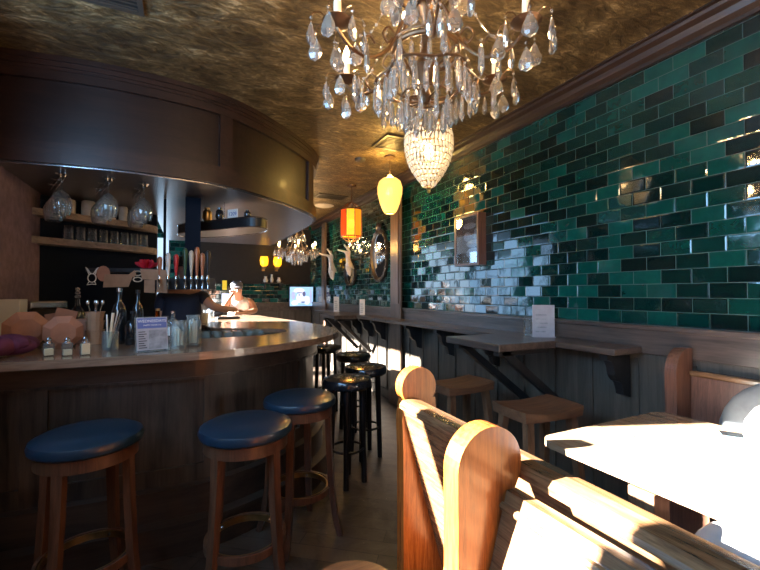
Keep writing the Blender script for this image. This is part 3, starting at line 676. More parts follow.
# salt shakers
def shaker(loc, label, fill):
    t = thing('salt_shaker', label, 'shaker', (loc[0], loc[1], Z), R(20), 'glass shakers on the bar edge')
    bm = newbm(); box(bm, -0.021, 0.021, -0.021, 0.021, 0, 0.062, 0.004); obj('glass_body', bm, M['jarglass'], t)
    bm = newbm(); box(bm, -0.017, 0.017, -0.017, 0.017, 0.004, fill, 0.002); obj('salt', bm, M['salt'], t)
    bm = newbm(); lathe(bm, [(0, 0.060), (0.015, 0.060), (0.015, 0.066), (0.010, 0.072), (0.012, 0.082), (0.006, 0.090), (0, 0.091)], 14); obj('cap', bm, M['steel'], t, True)
shaker((-0.600, 2.49), 'small square salt shaker, left one of the three at the bar edge', 0.035)
shaker((-0.520, 2.46), 'small square salt shaker, middle one of the three at the bar edge', 0.030)
shaker((-0.445, 2.45), 'full pale salt shaker with bright cap, right one of the three at the bar edge', 0.056)
# dark decanter with cut stopper
t = thing('decanter', 'dark square bottle with a cut glass stopper behind the kraft cups', 'bottle', (-0.665, 3.40, Z))
bm = newbm(); lathe(bm, [(0, 0), (0.045, 0), (0.048, 0.01), (0.048, 0.17), (0.03, 0.20), (0.014, 0.22), (0.014, 0.27), (0, 0.27)], 16); obj('body', bm, M['darkglass'], t, True)
bm = newbm()
for zz in (0.285, 0.312, 0.336): ell(bm, (0, 0, zz), 0.020-(zz-0.285)*0.1, 0.020-(zz-0.285)*0.1, 0.013, 8, 4)
obj('stopper', bm, M['crystal'], t)
# kraft cups
t = thing('cup_stack', 'stack of kraft paper cups holding cutlery behind the pale shaker', 'cups', (-0.49, 2.95, Z))
for i in range(3):
    bm = newbm(); z0 = i*0.055; lathe(bm, [(0, z0), (0.038, z0), (0.050, z0+0.085), (0.053, z0+0.085), (0.0505, z0+0.08)], 14); obj('cup', bm, M['kraft'], t)
for i in range(4):
    bm = newbm(); a = i*1.7; tube(bm, [(0.01*math.cos(a), 0.01*math.sin(a), 0.13), (0.035*math.cos(a), 0.035*math.sin(a), 0.24)], 0.004, 6); ell(bm, (0.037*math.cos(a), 0.037*math.sin(a), 0.25), 0.010, 0.005, 0.017, 8, 6); obj('spoon', bm, M['steel'], t, True)
# jar with straws
t = thing('straw_jar', 'clear glass jar holding a yellow stick and pale straws', 'jar', (-0.365, 2.62, Z))
bm = newbm(); lathe(bm, [(0, 0), (0.036, 0), (0.040, 0.006), (0.040, 0.10), (0.037, 0.10), (0.037, 0.010), (0, 0.008)], 18); obj('glass_body', bm, M['jarglass'], t, True)
for i, (dx, dy, m_, h) in enumerate([(0.012, 0.0, 'yellowpane', 0.20), (0.045, 0.01, 'steel', 0.20), (0.058, -0.01, 'steel', 0.18), (-0.02, 0.02, 'white', 0.19), (-0.012, -0.02, 'cream', 0.17), (0.03, 0.03, 'white', 0.21)]):
    bm = newbm(); tube(bm, [(dx*0.2-0.008, dy*0.2, 0.012), (dx, dy, h)], 0.0075 if i == 0 else 0.0035, 6); obj('stick' if i == 0 else 'straw', bm, M['salt'] if i == 0 else M[m_], t)
# dark bottles
def bottle(loc, r, h, m_, label, capm='black', lab=None, z=Z):
    t = thing('bottle', label, 'bottle', (loc[0], loc[1], z), 0, 'bottles on the bar')
    bm = newbm(); lathe(bm, [(0, 0), (r*0.9, 0), (r, 0.008), (r, h*0.58), (r*0.75, h*0.68), (r*0.34, h*0.76), (r*0.32, h*0.95), (0, h*0.95)], 16); obj('body', bm, M[m_], t, True)
    bm = newbm(); lathe(bm, [(0, h*0.93), (r*0.38, h*0.93), (r*0.38, h), (0, h)], 12); obj('cap', bm, M[capm], t, True)
    if lab:
        bm = newbm(); lathe(bm, [(r+0.001, h*0.18), (r+0.002, h*0.18), (r+0.002, h*0.46), (r+0.001, h*0.46)], 16); obj('bottle_label', bm, M[lab], t, True)
bottle((-0.36, 2.90), 0.040, 0.34, 'darkglass', 'tall dark bottle below the tilted kraft sign', 'steel')
bottle((-0.28, 2.83), 0.042, 0.20, 'darkglass', 'short dark bottle left of the menu stand')
bottle((-0.27, 2.98), 0.034, 0.33, 'darkglass', 'slim dark bottle behind the short dark one', 'black')
bottle((-0.155, 2.93), 0.036, 0.21, 'liquor', 'amber bottle with brass top behind the menu stand', 'brass', 'brass')
bottle((-0.07, 2.95), 0.036, 0.19, 'jarglass', 'clear bottle with steel top behind the menu stand', 'steel', 'white')
# menu stand
t = thing('menu_stand', 'clear acrylic stand holding a blue and white printed menu on the bar', 'menu', (-0.150, 2.455, Z), R(17))
TM = Matrix.Rotation(R(-9), 4, 'X')
bm = newbm(); box(bm, -0.082, 0.082, 0.004, 0.007, 0.0, 0.185, 0.001, TM); box(bm, -0.082, 0.082, -0.03, 0.06, 0.0, 0.003); obj('acrylic_holder', bm, M['jarglass'], t)
bm = newbm(); box(bm, -0.074, 0.074, 0.0, 0.003, 0.006, 0.180, 0, TM); obj('paper', bm, M['paper'], t)
bm = newbm(); box(bm, -0.070, 0.070, -0.002, 0.0, 0.122, 0.176, 0, TM); obj('blue_header', bm, M['blue_print'], t)
bm = newbm(); box(bm, -0.018, 0.068, -0.002, 0.0, 0.012, 0.112, 0, TM); obj('photo_panel', bm, M['grey_print'], t)
FR = Matrix.Rotation(R(90), 4, 'X')
text_mesh('heading', 'WEDNESDAYS', 0.021, M['white'], t, TM @ Matrix.Translation((0, -0.0025, 0.160)) @ FR, 0.0004)
text_mesh('small_print', 'HAPPY HOUR 3-6', 0.011, M['white'], t, TM @ Matrix.Translation((0, -0.0025, 0.138)) @ FR, 0.0004)
bm = newbm()
for i in range(8): box(bm, -0.066, -0.028 - 0.006*(i % 3), -0.002, 0.0, 0.018+i*0.012, 0.022+i*0.012, 0, TM)
obj('text_lines', bm, M['black'], t)
# glass jars
def jar(loc, r, h, label, fill, fh, n=10):
    t = thing('glass_jar', label, 'jar', (loc[0], loc[1], Z), 0, 'glass jars on the bar')
    bm = newbm(); lathe(bm, [(0, 0), (r*0.92, 0), (r, 0.01), (r, h*0.75), (r*0.82, h*0.88), (r*0.86, h), (r*0.80, h), (r*0.76, h*0.88), (r*0.93, h*0.72), (r*0.93, 0.014), (0, 0.012)], 20); obj('glass_body', bm, M['jarglass'], t, True)
    rnd = random.Random(int(h*1000))
    for i in range(n):
        a = rnd.random()*6.28; q = rnd.random()*r*0.55
        bm = newbm(); tube(bm, [(q*math.cos(a), q*math.sin(a), 0.016), (q*math.cos(a)*1.1, q*math.sin(a)*1.1+0.006, fh*(0.75+0.25*rnd.random()))], 0.006, 6); obj('paper_roll', bm, M[fill], t)
jar((-0.030, 2.515), 0.043, 0.155, 'wide glass jar with pale paper rolls right of the menu stand', 'cream', 0.11)
jar((0.045, 2.60), 0.044, 0.180, 'tall glass jar of white straws nearest the bar opening', 'white', 0.16, 14)
# glassware along the opening
bm = newbm(); lathe(bm, [(0, 0), (0.026, 0), (0.033, 0.11), (0.031, 0.11), (0.024, 0.006), (0, 0.006)], 12)
G0 = obj('bar_glass', bm, M['jarglass'], smooth=True); hp = [Vector(p) for p in hole]; n = 0
rack = [p for p in smooth_pts([(0.12, 3.06, 0), (0.40, 3.06, 0), (0.60, 3.14, 0)], 4)]
t = thing('speed_rail', 'steel rail of upturned glasses inside the bar opening', 'rail')
bm = newbm(); box(bm, 0.02, 0.62, 3.34, 3.64, 0.945, 0.955); box(bm, 0.02, 0.62, 3.33, 3.34, 0.94, 0.99); box(bm, 0.02, 0.62, 3.64, 3.65, 0.94, 0.99); obj('tray', bm, M['steel'], t)
for leg_x in (0.04, 0.56):
    for leg_y in (3.35, 3.61):
        bm = newbm(); box(bm, leg_x, leg_x+0.02, leg_y, leg_y+0.02, 0, 0.945); obj('leg', bm, M['steel'], t)
for j in range(3):
    for i in range(7):
        g = G0 if i + j == 0 else G0.copy()
        if i + j: COL.objects.link(g)
        g.location = (0.07+i*0.082, 3.40+j*0.090, 0.956); tag(g, 'clear glass on the steel rail, ' + ('near row', 'middle row', 'far row')[j] + ', ' + ('first', 'second', 'third', 'middle', 'fifth', 'sixth', 'last')[i] + ' from the tap side', 'glass', 'glasses in the steel rail')
# far counter things
t = thing('card_reader', 'black flat card tray lying on the far bright counter', 'tray', (0.46, 5.08, Z), R(10))
bm = newbm(); box(bm, -0.13, 0.13, -0.06, 0.06, 0, 0.025, 0.006); obj('base', bm, M['black'], t)
bm = newbm(); box(bm, -0.11, 0.11, -0.045, 0.045, 0.025, 0.03); obj('pad', bm, M['darkglass'], t)
for i, (x, y, r, h, m_, lab) in enumerate([(0.10, 4.75, 0.040, 0.15, 'glassware', 'tall clear pint glass on the far counter beside the bartender'), (0.22, 4.9, 0.035, 0.12, 'glassware', 'clear short glass on the far counter right of the pint glass'), (0.30, 5.4, 0.035, 0.14, 'glassware', 'clear glass by the seated man’s elbow'), (0.18, 4.55, 0.045, 0.10, 'white', 'white mug on the far counter near the bartender')]):
    bm = newbm(); lathe(bm, [(0, 0), (r*0.8, 0), (r, h), (r*0.93, h), (r*0.74, 0.006), (0, 0.006)], 14); tag(obj('drinking_glass' if m_ != 'white' else 'mug', bm, M[m_], smooth=True, loc=(x, y, Z)), lab.replace('’', ''), 'glass' if m_ != 'white' else 'mug')

# ================================================================== stools
def wood_stool(loc, rz, label):
    t = thing('bar_stool', label, 'bar stool', loc, rz, 'wooden bar stools along the bar'); t.scale = (1, 1, 1.035)
    bm = newbm(); lathe(bm, [(0, 0.705), (0.190, 0.705), (0.203, 0.715), (0.207, 0.732), (0.200, 0.750), (0.170, 0.764), (0.10, 0.770), (0, 0.772)], 40); obj('seat', bm, M['vinyl'], t, True)
    bm = newbm(); lathe(bm, [(0.165, 0.655), (0.185, 0.655), (0.185, 0.705), (0.165, 0.705), (0.165, 0.655)], 40); obj('apron', bm, M['stoolwood'], t, True)
    for i in range(4):
        a = R(45+90*i); c, s = math.cos(a), math.sin(a); bm = newbm()
        pr = [(0.165, 0.703), (0.172, 0.50), (0.188, 0.25), (0.215, 0.08), (0.240, 0.0)]
        for (r0, z0), (r1, z1), wd in zip(pr, pr[1:], (0.042, 0.040, 0.036, 0.033)):
            bar(bm, (r1*c, r1*s, z1), (r0*c, r0*s, z0), wd-0.002, 0.030, wd, 0.030, up=(c, s, 0))
        bmesh.ops.remove_doubles(bm, verts=bm.verts, dist=0.002); obj('leg', bm, M['stoolwood'], t)
    bm = newbm(); lathe(bm, [(0.165, 0.235), (0.180, 0.235), (0.180, 0.268), (0.165, 0.268), (0.165, 0.235)], 40); fr = obj('foot_ring', bm, M['stoolwood'], t, True)
    bm = newbm(); lathe(bm, [(0.154, 0.238), (0.164, 0.238), (0.164, 0.265), (0.154, 0.265), (0.154, 0.238)], 40); b2 = obj('ring_plate', bm, M['brass'], fr, True)
    for i in range(4):
        a = R(45+90*i); bm = newbm(); lathe(bm, [(0, 0), (0.008, 0), (0.006, 0.004), (0, 0.005)], 10, M=Matrix.Translation((0.153*math.cos(a), 0.153*math.sin(a), 0.252)) @ Matrix.Rotation(a, 4, 'Z') @ Matrix.Rotation(R(-90), 4, 'Y')); obj('screw', bm, M['steel'], fr)
    return t
wood_stool((-0.365, 2.10, 0), R(22), 'wooden bar stool with blue-black round seat, the leftmost of the row')
wood_stool((0.262, 1.945, 0), R(-8), 'wooden bar stool with blue-black seat, second from the left, nearest the aisle')
wood_stool((0.605, 2.30, 0), R(14), 'wooden bar stool with blue-black seat, third from the left, beside the black stool')
def black_stool(loc, label, rz=0):
    t = thing('bar_stool', label, 'bar stool', loc, rz, 'black bar stools round the bar end')
    bm = newbm(); lathe(bm, [(0, 0.69), (0.165, 0.69), (0.180, 0.705), (0.183, 0.735), (0.172, 0.757), (0.12, 0.768), (0, 0.770)], 36); obj('seat', bm, M['blackvinyl'], t, True)
    for i in range(4):
        a = R(45+90*i); bm = newbm(); tube(bm, [(0.105*math.cos(a), 0.105*math.sin(a), 0.69), (0.125*math.cos(a), 0.125*math.sin(a), 0.0)], [0.024, 0.020], 12); obj('leg', bm, M['blackpaint'], t, True)
    bm = newbm(); tube(bm, [(0.118*math.cos(R(10*i)), 0.118*math.sin(R(10*i)), 0.25) for i in range(36)], 0.009, 8, closed=True); obj('foot_ring', bm, M['blackpaint'], t, True)
black_stool((1.08, 2.76, 0), 'glossy black round bar stool, nearest of the four at the bar end', R(20))
black_stool((1.395, 3.14, 0), 'glossy black bar stool, second of the four at the bar end', R(5))
black_stool((1.56, 3.82, 0), 'glossy black bar stool, third of the four at the bar end', R(30))
black_stool((1.50, 4.52, 0), 'glossy black bar stool, farthest of the four at the bar end', R(12))

def saddle_stool(loc, rz, label):
    t = thing('saddle_stool', label, 'stool', loc, rz, 'brown wooden stools under the wall ledge')
    bm = newbm(); nx, ny = 14, 10; a_, b_ = 0.215, 0.15; tops = []; bots = []
    for j in range(ny+1):
        ra, rb = [], []
        for i in range(nx+1):
            u = -1+2*i/nx; v = -1+2*j/ny; cx = a_*u*math.sqrt(1-0.10*v*v); cy = b_*v*math.sqrt(1-0.16*u*u)
            ed = max(abs(u), abs(v)); z = 0.745 + 0.018*u*u - 0.010*(1-v*v)*(1-u*u) - (0.006 if ed > 0.99 else 0)
            ra.append(bm.verts.new((cx, cy, z))); rb.append(bm.verts.new((cx*0.97, cy*0.97, 0.70)))
        tops.append(ra); bots.append(rb)
    for j in range(ny):
        for i in range(nx):
            bm.faces.new((tops[j][i], tops[j][i+1], tops[j+1][i+1], tops[j+1][i])); bm.faces.new((bots[j][i], bots[j+1][i], bots[j+1][i+1], bots[j][i+1]))
    for i in range(nx):
        bm.faces.new((tops[0][i], bots[0][i], bots[0][i+1], tops[0][i+1])); bm.faces.new((tops[ny][i], tops[ny][i+1], bots[ny][i+1], bots[ny][i]))
    for j in range(ny):
        bm.faces.new((tops[j][0], tops[j+1][0], bots[j+1][0], bots[j][0])); bm.faces.new((tops[j][nx], bots[j][nx], bots[j+1][nx], tops[j+1][nx]))
    obj('seat', bm, M['saddletop'], t, True)
    for sx in (-1, 1):
        for sy in (-1, 1):
            bm = newbm(); bar(bm, (sx*0.205, sy*0.165, 0), (sx*0.15, sy*0.095, 0.702), 0.038, 0.038, 0.042, 0.042, up=(0, 1, 0)); obj('leg', bm, M['saddle'], t)
    for sx in (-1, 1):
        bm = newbm(); bar(bm, (sx*0.188, -0.14, 0.24), (sx*0.188, 0.14, 0.24), 0.022, 0.035); obj('stretcher', bm, M['saddle'], t)
    for sy in (-1, 1):
        bm = newbm(); bar(bm, (-0.18, sy*0.136, 0.34), (0.18, sy*0.136, 0.34), 0.022, 0.035); obj('stretcher', bm, M['saddle'], t)
saddle_stool((1.80, 1.66, 0), R(-4), 'brown wooden saddle stool nearest the sunlit table')
saddle_stool((1.76, 2.32, 0), R(3), 'brown wooden saddle stool tucked under the square wall table')

# low round stool in the aisle
t = thing('low_stool', 'low round wooden stool top in the aisle beside the bench end', 'stool', (0.475, 1.17, 0))
bm = newbm(); lathe(bm, [(0, 0.415), (0.15, 0.415), (0.160, 0.422), (0.162, 0.44), (0.155, 0.448), (0, 0.450)], 36); obj('seat', bm, M['saddletop'], t, True)
for i in range(3):
    a = R(30+120*i); bm = newbm(); tube(bm, [(0.13*math.cos(a), 0.13*math.sin(a), 0), (0.09*math.cos(a), 0.09*math.sin(a), 0.416)], [0.014, 0.018], 10); obj('leg', bm, M['saddle'], t, True)

# ================================================================== wall ledge, tables and brackets
t = thing('wall_ledge', 'long narrow drinks ledge on corbels along the green tiled wall', 'ledge', (0, 0, 0))
bm = newbm(); box(bm, 2.13, 2.377, 1.42, 4.22, 1.032, 1.07, 0.006); box(bm, 2.13, 2.337, 4.22, 4.52, 1.032, 1.07, 0.006); box(bm, 2.13, 2.377, 4.52, 7.10, 1.032, 1.07, 0.006); obj('board', bm, M['ledge'], t)
def corbel(y):
    bm = newbm(); P_ = [(2.386, 1.03), (2.18, 1.03), (2.18, 0.995), (2.215, 0.985), (2.235, 0.95), (2.245, 0.90), (2.275, 0.865), (2.30, 0.855), (2.315, 0.82), (2.325, 0.78), (2.386, 0.76)]
    prism(bm, P_, -0.025, 0.025, 0, Matrix.Translation((0, y, 0)) @ Matrix.Rotation(R(90), 4, 'X')); obj('corbel', bm, M['darkwood'], t)
for y in (1.52, 2.62, 3.25, 3.85, 4.75, 5.15, 5.55, 5.98, 6.45, 6.9): corbel(y)
def wall_table(x0, y0, y1, label):
    t = thing('wall_table', label, 'table', (0, 0, 0), 0, 'square tables on the wall ledge')
    bm = newbm(); box(bm, x0, 2.128, y0, y1, 1.030, 1.075, 0.006); obj('tabletop', bm, M['ledge'], t)
    for y in (y0+0.07, y1-0.07):
        bm = newbm(); bar(bm, (x0+0.08, y, 1.028), (2.375, y, 0.55), 0.045, 0.045, up=(0, 1, 0)); bar(bm, (x0+0.04, y, 1.012), (2.12, y, 1.012), 0.045, 0.03); obj('brace', bm, M['darkwood'], t)
wall_table(1.66, 1.81, 2.34, 'square dark wooden table leaf on the wall ledge above the saddle stools')
wall_table(1.80, 5.10, 5.72, 'square table leaf on the far wall ledge beyond the pillar')
# menu holders and glass on the ledge
def card_holder(loc, w_, h, rz, label, m_='paper', print_=True):
    t = thing('card_holder', label, 'card holder', (loc[0], loc[1], 1.071), rz, 'card holders on the wall ledge')
    bm = newbm(); box(bm, -w_/2, w_/2, -0.003, 0.003, 0.0, h, 0.001); box(bm, -w_/2, w_/2, -0.03, 0.03, 0, 0.004); obj('acrylic_sleeve', bm, M['white' if m_ == 'white' else 'paper'], t)
    if print_:
        bm = newbm()
        for k in range(5): box(bm, -w_*0.36, w_*(0.1+0.05*(k % 3)), -0.005, -0.003, h*(0.15+0.13*k), h*(0.19+0.13*k))
        obj('print', bm, M['grey_print'], t)
card_holder((2.27, 2.03), 0.15, 0.225, R(-32), 'grey-white menu in clear holder on the ledge beside a glass')
card_holder((2.27, 5.23), 0.075, 0.22, R(-25), 'white narrow card on the ledge between the two pillars, nearer one', 'white')
card_holder((2.27, 6.31), 0.09, 0.25, R(-25), 'white narrow card on the ledge beside the far pillar', 'white')
bm = newbm(); lathe(bm, [(0, 0), (0.032, 0), (0.038, 0.13), (0.036, 0.13), (0.030, 0.006), (0, 0.006)], 16); tag(obj('water_glass', bm, M['glassware'], smooth=True, loc=(2.24, 2.14, 1.071)), 'clear water glass on the ledge beside the grey menu', 'glass')

# ================================================================== oak booth benches
def end_panel(bm, cx, cz, r, y0, y1, neck, xs, zb=0.0):
    pts = []
    for i in range(25):
        a = R(-35) + R(250)*i/24
        pts.append((cx + r*math.cos(a), cz + r*math.sin(a)))
    if neck >= r: pts = [p for p in pts if not (p[0] < cx and p[1] < cz)] + [(cx - r, cz)] + xs
    else: pts = pts + [(cx - neck, cz - r*0.98), (cx - neck - 0.004, cz - r*1.6)] + xs
    vv = prism(bm, pts, 0, y1-y0, 0, Matrix.Translation((0, y1, 0)) @ Matrix.Rotation(R(90), 4, 'X'))
t = thing('booth_bench', 'tall oak booth bench with round-topped end panel, farther from the camera', 'bench', (0, 0, 0), 0, 'oak booth benches')
bm = newbm(); end_panel(bm, 0.79, 1.028, 0.074, 1.285, 1.335, 0.068, [(0.722, 0.80), (0.722, 0.0), (1.22, 0.0), (1.22, 0.43), (1.17, 0.50), (1.02, 0.50), (0.96, 0.56), (0.875, 0.88), (0.860, 0.985)]); obj('end_panel', bm, M['oak'], t)
bm = newbm(); prism(bm, [(0.715, 0.965), (0.760, 0.965), (0.935, 0.30), (0.905, 0.28)], 0, 1.284+0.6, 0, Matrix.Translation((0, 1.284, 0)) @ Matrix.Rotation(R(90), 4, 'X')); obj('backrest', bm, M['oak_y'], t)
bm = newbm()
pr = [(0.0, 0.0), (0.0, 0.014), (0.012, 0.026), (0.045, 0.030), (0.074, 0.026), (0.081, 0.014), (0.081, 0.0)]
a_ = [bm.verts.new((0.705+x, 1.284, 0.962+z)) for x, z in pr]; b_ = [bm.verts.new((0.640+x, -0.6, 0.962+z)) for x, z in pr]
for i in range(len(pr)): bm.faces.new((a_[i], a_[(i+1) % len(pr)], b_[(i+1) % len(pr)], b_[i]))
bm.faces.new(a_); bm.faces.new(b_[::-1]); obj('top_rail', bm, M['oak_y'], t)
bm = newbm(); box(bm, 0.92, 1.20, -0.6, 1.284, 0.40, 0.45, 0.01); obj('seat', bm, M['oak_y'], t)
bm = newbm(); box(bm, 1.10, 1.13, -0.6, 1.284, 0.0, 0.40); obj('seat_base', bm, M['oak_y'], t)
t = thing('booth_bench', 'oak booth bench with round-topped end panel, nearest the camera', 'bench', (0, 0, 0), 0, 'oak booth benches')
bm = newbm(); end_panel(bm, 0.586, 1.010, 0.086, 0.665, 0.715, 0.086, [(0.500, 0.80), (0.46, 0.62), (0.36, 0.50), (0.16, 0.50), (0.14, 0.43), (0.14, 0.0), (0.62, 0.0), (0.62, 0.80), (0.645, 0.94)]); obj('end_panel', bm, M['oak'], t)
bm = newbm(); prism(bm, [(0.628, 0.955), (0.655, 0.955), (0.610, 0.30), (0.42, 0.30)], 0, 0.664+0.6, 0, Matrix.Translation((0, 0.664, 0)) @ Matrix.Rotation(R(90), 4, 'X')); obj('backrest', bm, M['oak_y'], t)
bm = newbm(); tube(bm, [(0.616, 0.664, 0.925), (0.616, -0.6, 0.925)], 0.009, 8); obj('bead_moulding', bm, M['oak_y'], t)
bm = newbm(); box(bm, 0.15, 0.42, -0.6, 0.664, 0.40, 0.45, 0.01); obj('seat', bm, M['oak_y'], t)
bm = newbm(); box(bm, 0.20, 0.23, -0.6, 0.664, 0.0, 0.40); obj('seat_base', bm, M['oak_y'], t)
# wall bench
t = thing('wall_bench', 'brown wooden booth bench with rounded end against the tiled wall', 'bench', (0, 0, 0))
bm = newbm(); P_ = [(2.20, 0.0)] + [(2.20, 0.95)] + [(2.31 - 0.11*math.cos(R(90*i/8)), 0.97 + 0.125*math.sin(R(90*i/8))) for i in range(9)] + [(2.368, 1.095), (2.368, 0.0)]
P_ = [(max(x, x if x > 2.30 else x+0.02), z) for x, z in P_]
prism(bm, P_, 0, 0.055, 0, Matrix.Translation((0, 1.215, 0)) @ Matrix.Rotation(R(90), 4, 'X')); obj('end_panel', bm, M['framewood'], t)
bm = newbm(); prism(bm, [(2.32, 0.45), (2.35, 0.96), (2.372, 0.96), (2.372, 0.45)], 0, 2.6, 0, Matrix.Translation((0, 1.158, 0)) @ Matrix.Rotation(R(90), 4, 'X')); obj('backrest', bm, M['framewood'], t)
bm = newbm(); box(bm, 2.325, 2.374, -1.4, 1.158, 0.955, 0.985, 0.008); obj('top_rail', bm, M['oak_y'], t)
bm = newbm(); box(bm, 2.08, 2.372, -1.4, 1.158, 0.40, 0.45, 0.008); obj('seat', bm, M['oak_y'], t)
bm = newbm(); box(bm, 2.12, 2.15, -1.4, 1.158, 0.0, 0.40); obj('seat_base', bm, M['framewood'], t)
# sunlit table
t = thing('booth_table', 'rectangular wooden booth table flooded with white sunlight', 'table', (0, 0, 0))
def rrect(x0, x1, y0, y1, r, n=6):
    out = []
    for cx, cy, a0 in ((x1-r, y1-r, 0), (x0+r, y1-r, 90), (x0+r, y0+r, 180), (x1-r, y0+r, 270)):
        for i in range(n+1): out.append((cx + r*math.cos(R(a0+90*i/n)), cy + r*math.sin(R(a0+90*i/n))))
    return out
bm = newbm(); prism(bm, rrect(1.30, 2.150, -0.5, 1.20, 0.07), 0.766, 0.79); obj('tabletop', bm, M['table'], t)
bm = newbm(); prism(bm, rrect(1.56, 1.92, -0.44, 0.98, 0.03), 0.70, 0.765); obj('apron', bm, M['darkwood'], t)
for y in (0.86, -0.2):
    bm = newbm(); box(bm, 1.42, 1.51, y-0.045, y+0.045, 0.0, 0.70, 0.004); box(bm, 1.512, 1.948, y-0.03, y+0.03, 0.70, 0.765); box(bm, 1.95, 2.04, y-0.045, y+0.045, 0.0, 0.70, 0.004); box(bm, 1.45, 2.0, y-0.03, y+0.03, 0.05, 0.14); obj('trestle', bm, M['saddle'], t)
# things on and by the table
t = thing('ceramic_jug', 'rounded white ceramic jug standing on the sunlit table by the wall', 'jug', (1.84, 0.63, 0.791), R(20))
bm = newbm(); lathe(bm, [(0, 0), (0.055, 0), (0.09, 0.035), (0.105, 0.085), (0.100, 0.135), (0.075, 0.18), (0.05, 0.20), (0.055, 0.215), (0.048, 0.215), (0.04, 0.19), (0, 0.18)], 32); obj('body', bm, M['ceramic'], t, True)
bm = newbm(); tube(bm, smooth_pts([(0.04, -0.05, 0.19), (0.08, -0.09, 0.18), (0.09, -0.11, 0.12), (0.06, -0.085, 0.06)], 4), 0.009, 8); obj('handle', bm, M['ceramic'], t, True)
t = thing('phone', 'small grey-blue phone lying near the wall edge of the sunlit table', 'phone', (2.04, 0.83, 0.791), R(35))
bm = newbm(); box(bm, -0.038, 0.038, -0.07, 0.07, 0, 0.009, 0.003); obj('case', bm, plain('phone_case_blue', (0.16, 0.27, 0.31), 0.4), t)
bm = newbm(); box(bm, -0.034, 0.034, -0.066, 0.066, 0.009, 0.010); obj('screen', bm, M['darkglass'], t)
t = thing('backpack', 'rounded grey backpack slumped on the wall bench behind the table', 'backpack', (2.243, 0.74, 0.451))
bm = newbm(); vv = ell(bm, (0, 0, 0.28), 0.080, 0.26, 0.28, 20, 14)
for v in vv:
    if v.co.z < 0.05: v.co.z = 0.0
    v.co.x += 0.006*math.sin(v.co.z*14+v.co.y*9)
obj('body', bm, M['backpack'], t, True)
bm = newbm(); tube(bm, [(-0.075*math.sin(R(12*i))**0.5*1.0-0.0, -0.20+0.40*i/15, 0.34+0.05*math.sin(R(12*i))) for i in range(1, 15)], 0.006, 6); obj('zip', bm, M['black'], t)
t = thing('handbag', 'soft pinkish-grey leather bag on the booth seat against the table edge', 'bag', (1.11, 0.38, 0.452), R(-4))
bm = newbm(); vv = ell(bm, (0, 0, 0.215), 0.11, 0.21, 0.22, 20, 14)
for v in vv:
    if v.co.z < 0.03: v.co.z = 0.0
    v.co.y += 0.01*math.sin(v.co.z*18)
obj('body', bm, M['bag'], t, True)
bm = newbm(); ell(bm, (0.015, -0.03, 0.36), 0.08, 0.15, 0.08, 16, 10); obj('flap', bm, M['bag'], t, True)

# ================================================================== things on the tiled wall
t = thing('shadow_box', 'deep reddish wooden box frame with pale shapes inside on the green tiles', 'frame', (XR, 2.98, 1.87))
W2, H2, D2 = 0.175, 0.235, 0.09
bm = newbm()
box(bm, -D2, -0.001, -W2, -W2+0.022, -H2, H2); box(bm, -D2, -0.001, W2-0.022, W2, -H2, H2); box(bm, -D2, -0.001, -W2+0.022, W2-0.022, H2-0.022, H2); box(bm, -D2, -0.001, -W2+0.022, W2-0.022, -H2, -H2+0.022)
obj('frame', bm, M['framewood'], t)
bm = newbm(); box(bm, -0.012, -0.002, -W2+0.022, W2-0.022, -H2+0.022, H2-0.022); obj('backing', bm, plain('frame_backing', (0.10, 0.075, 0.065), 0.7, vary=0.3), t)
for k, (y, z, ry, rz_) in enumerate(((0.02, 0.14, 0.09, 0.03), (0.05, 0.04, 0.055, 0.045), (-0.02, -0.03, 0.085, 0.035), (-0.03, -0.12, 0.10, 0.05), (-0.08, 0.05, 0.03, 0.06))):
    bm = newbm(); ell(bm, (-0.03, y, z), 0.018, ry, rz_, 14, 8); obj('specimen', bm, M['paper'], t, True)
bm = newbm(); box(bm, -D2+0.006, -D2+0.009, -W2+0.022, W2-0.022, -H2+0.022, H2-0.022); obj('glass_front', bm, M['glassware'], t)
# oval mirrors
def oval_mirror(y, z, ry, rz_, label):
    t = thing('oval_mirror', label, 'mirror', (XR-0.001, y, z), 0, 'oval mirrors on the green tiles')
    bm = newbm(); m_ = Matrix.Rotation(R(-90), 4, 'Y'); lathe(bm, [(0.80, 0.002), (0.86, 0.03), (0.93, 0.045), (1.0, 0.03), (1.0, 0.0), (0.80, 0.0), (0.80, 0.002)], 40)
    for v in bm.verts: v.co = Vector((v.co.x*rz_, v.co.y*ry, v.co.z))
    bmesh.ops.transform(bm, matrix=m_, verts=bm.verts)
    for i in range(24):
        a = 2*math.pi*i/24; ell(bm, (-0.03, ry*0.95*math.cos(a), rz_*0.95*math.sin(a)), 0.018, 0.022, 0.022, 8, 6)
    ell(bm, (-0.03, 0, rz_*1.06), 0.02, ry*0.35, 0.05, 10, 8); ell(bm, (-0.03, 0, rz_*1.14), 0.018, ry*0.14, 0.04, 8, 6)
    obj('frame', bm, M['blackframe'], t, True)
    bm = newbm(); lathe(bm, [(0, 0), (0.82, 0), (0.82, 0.012), (0, 0.012)], 40)
    for v in bm.verts: v.co = Vector((v.co.x*rz_, v.co.y*ry, v.co.z))
    bmesh.ops.transform(bm, matrix=m_, verts=bm.verts); obj('mirror_glass', bm, M['mirror'], t)
oval_mirror(4.97, 1.90, 0.26, 0.37, 'tall oval mirror in dark carved frame beside the near pillar')
oval_mirror(6.05, 1.70, 0.24, 0.20, 'round dark-framed mirror on the tiles between the two white statues')
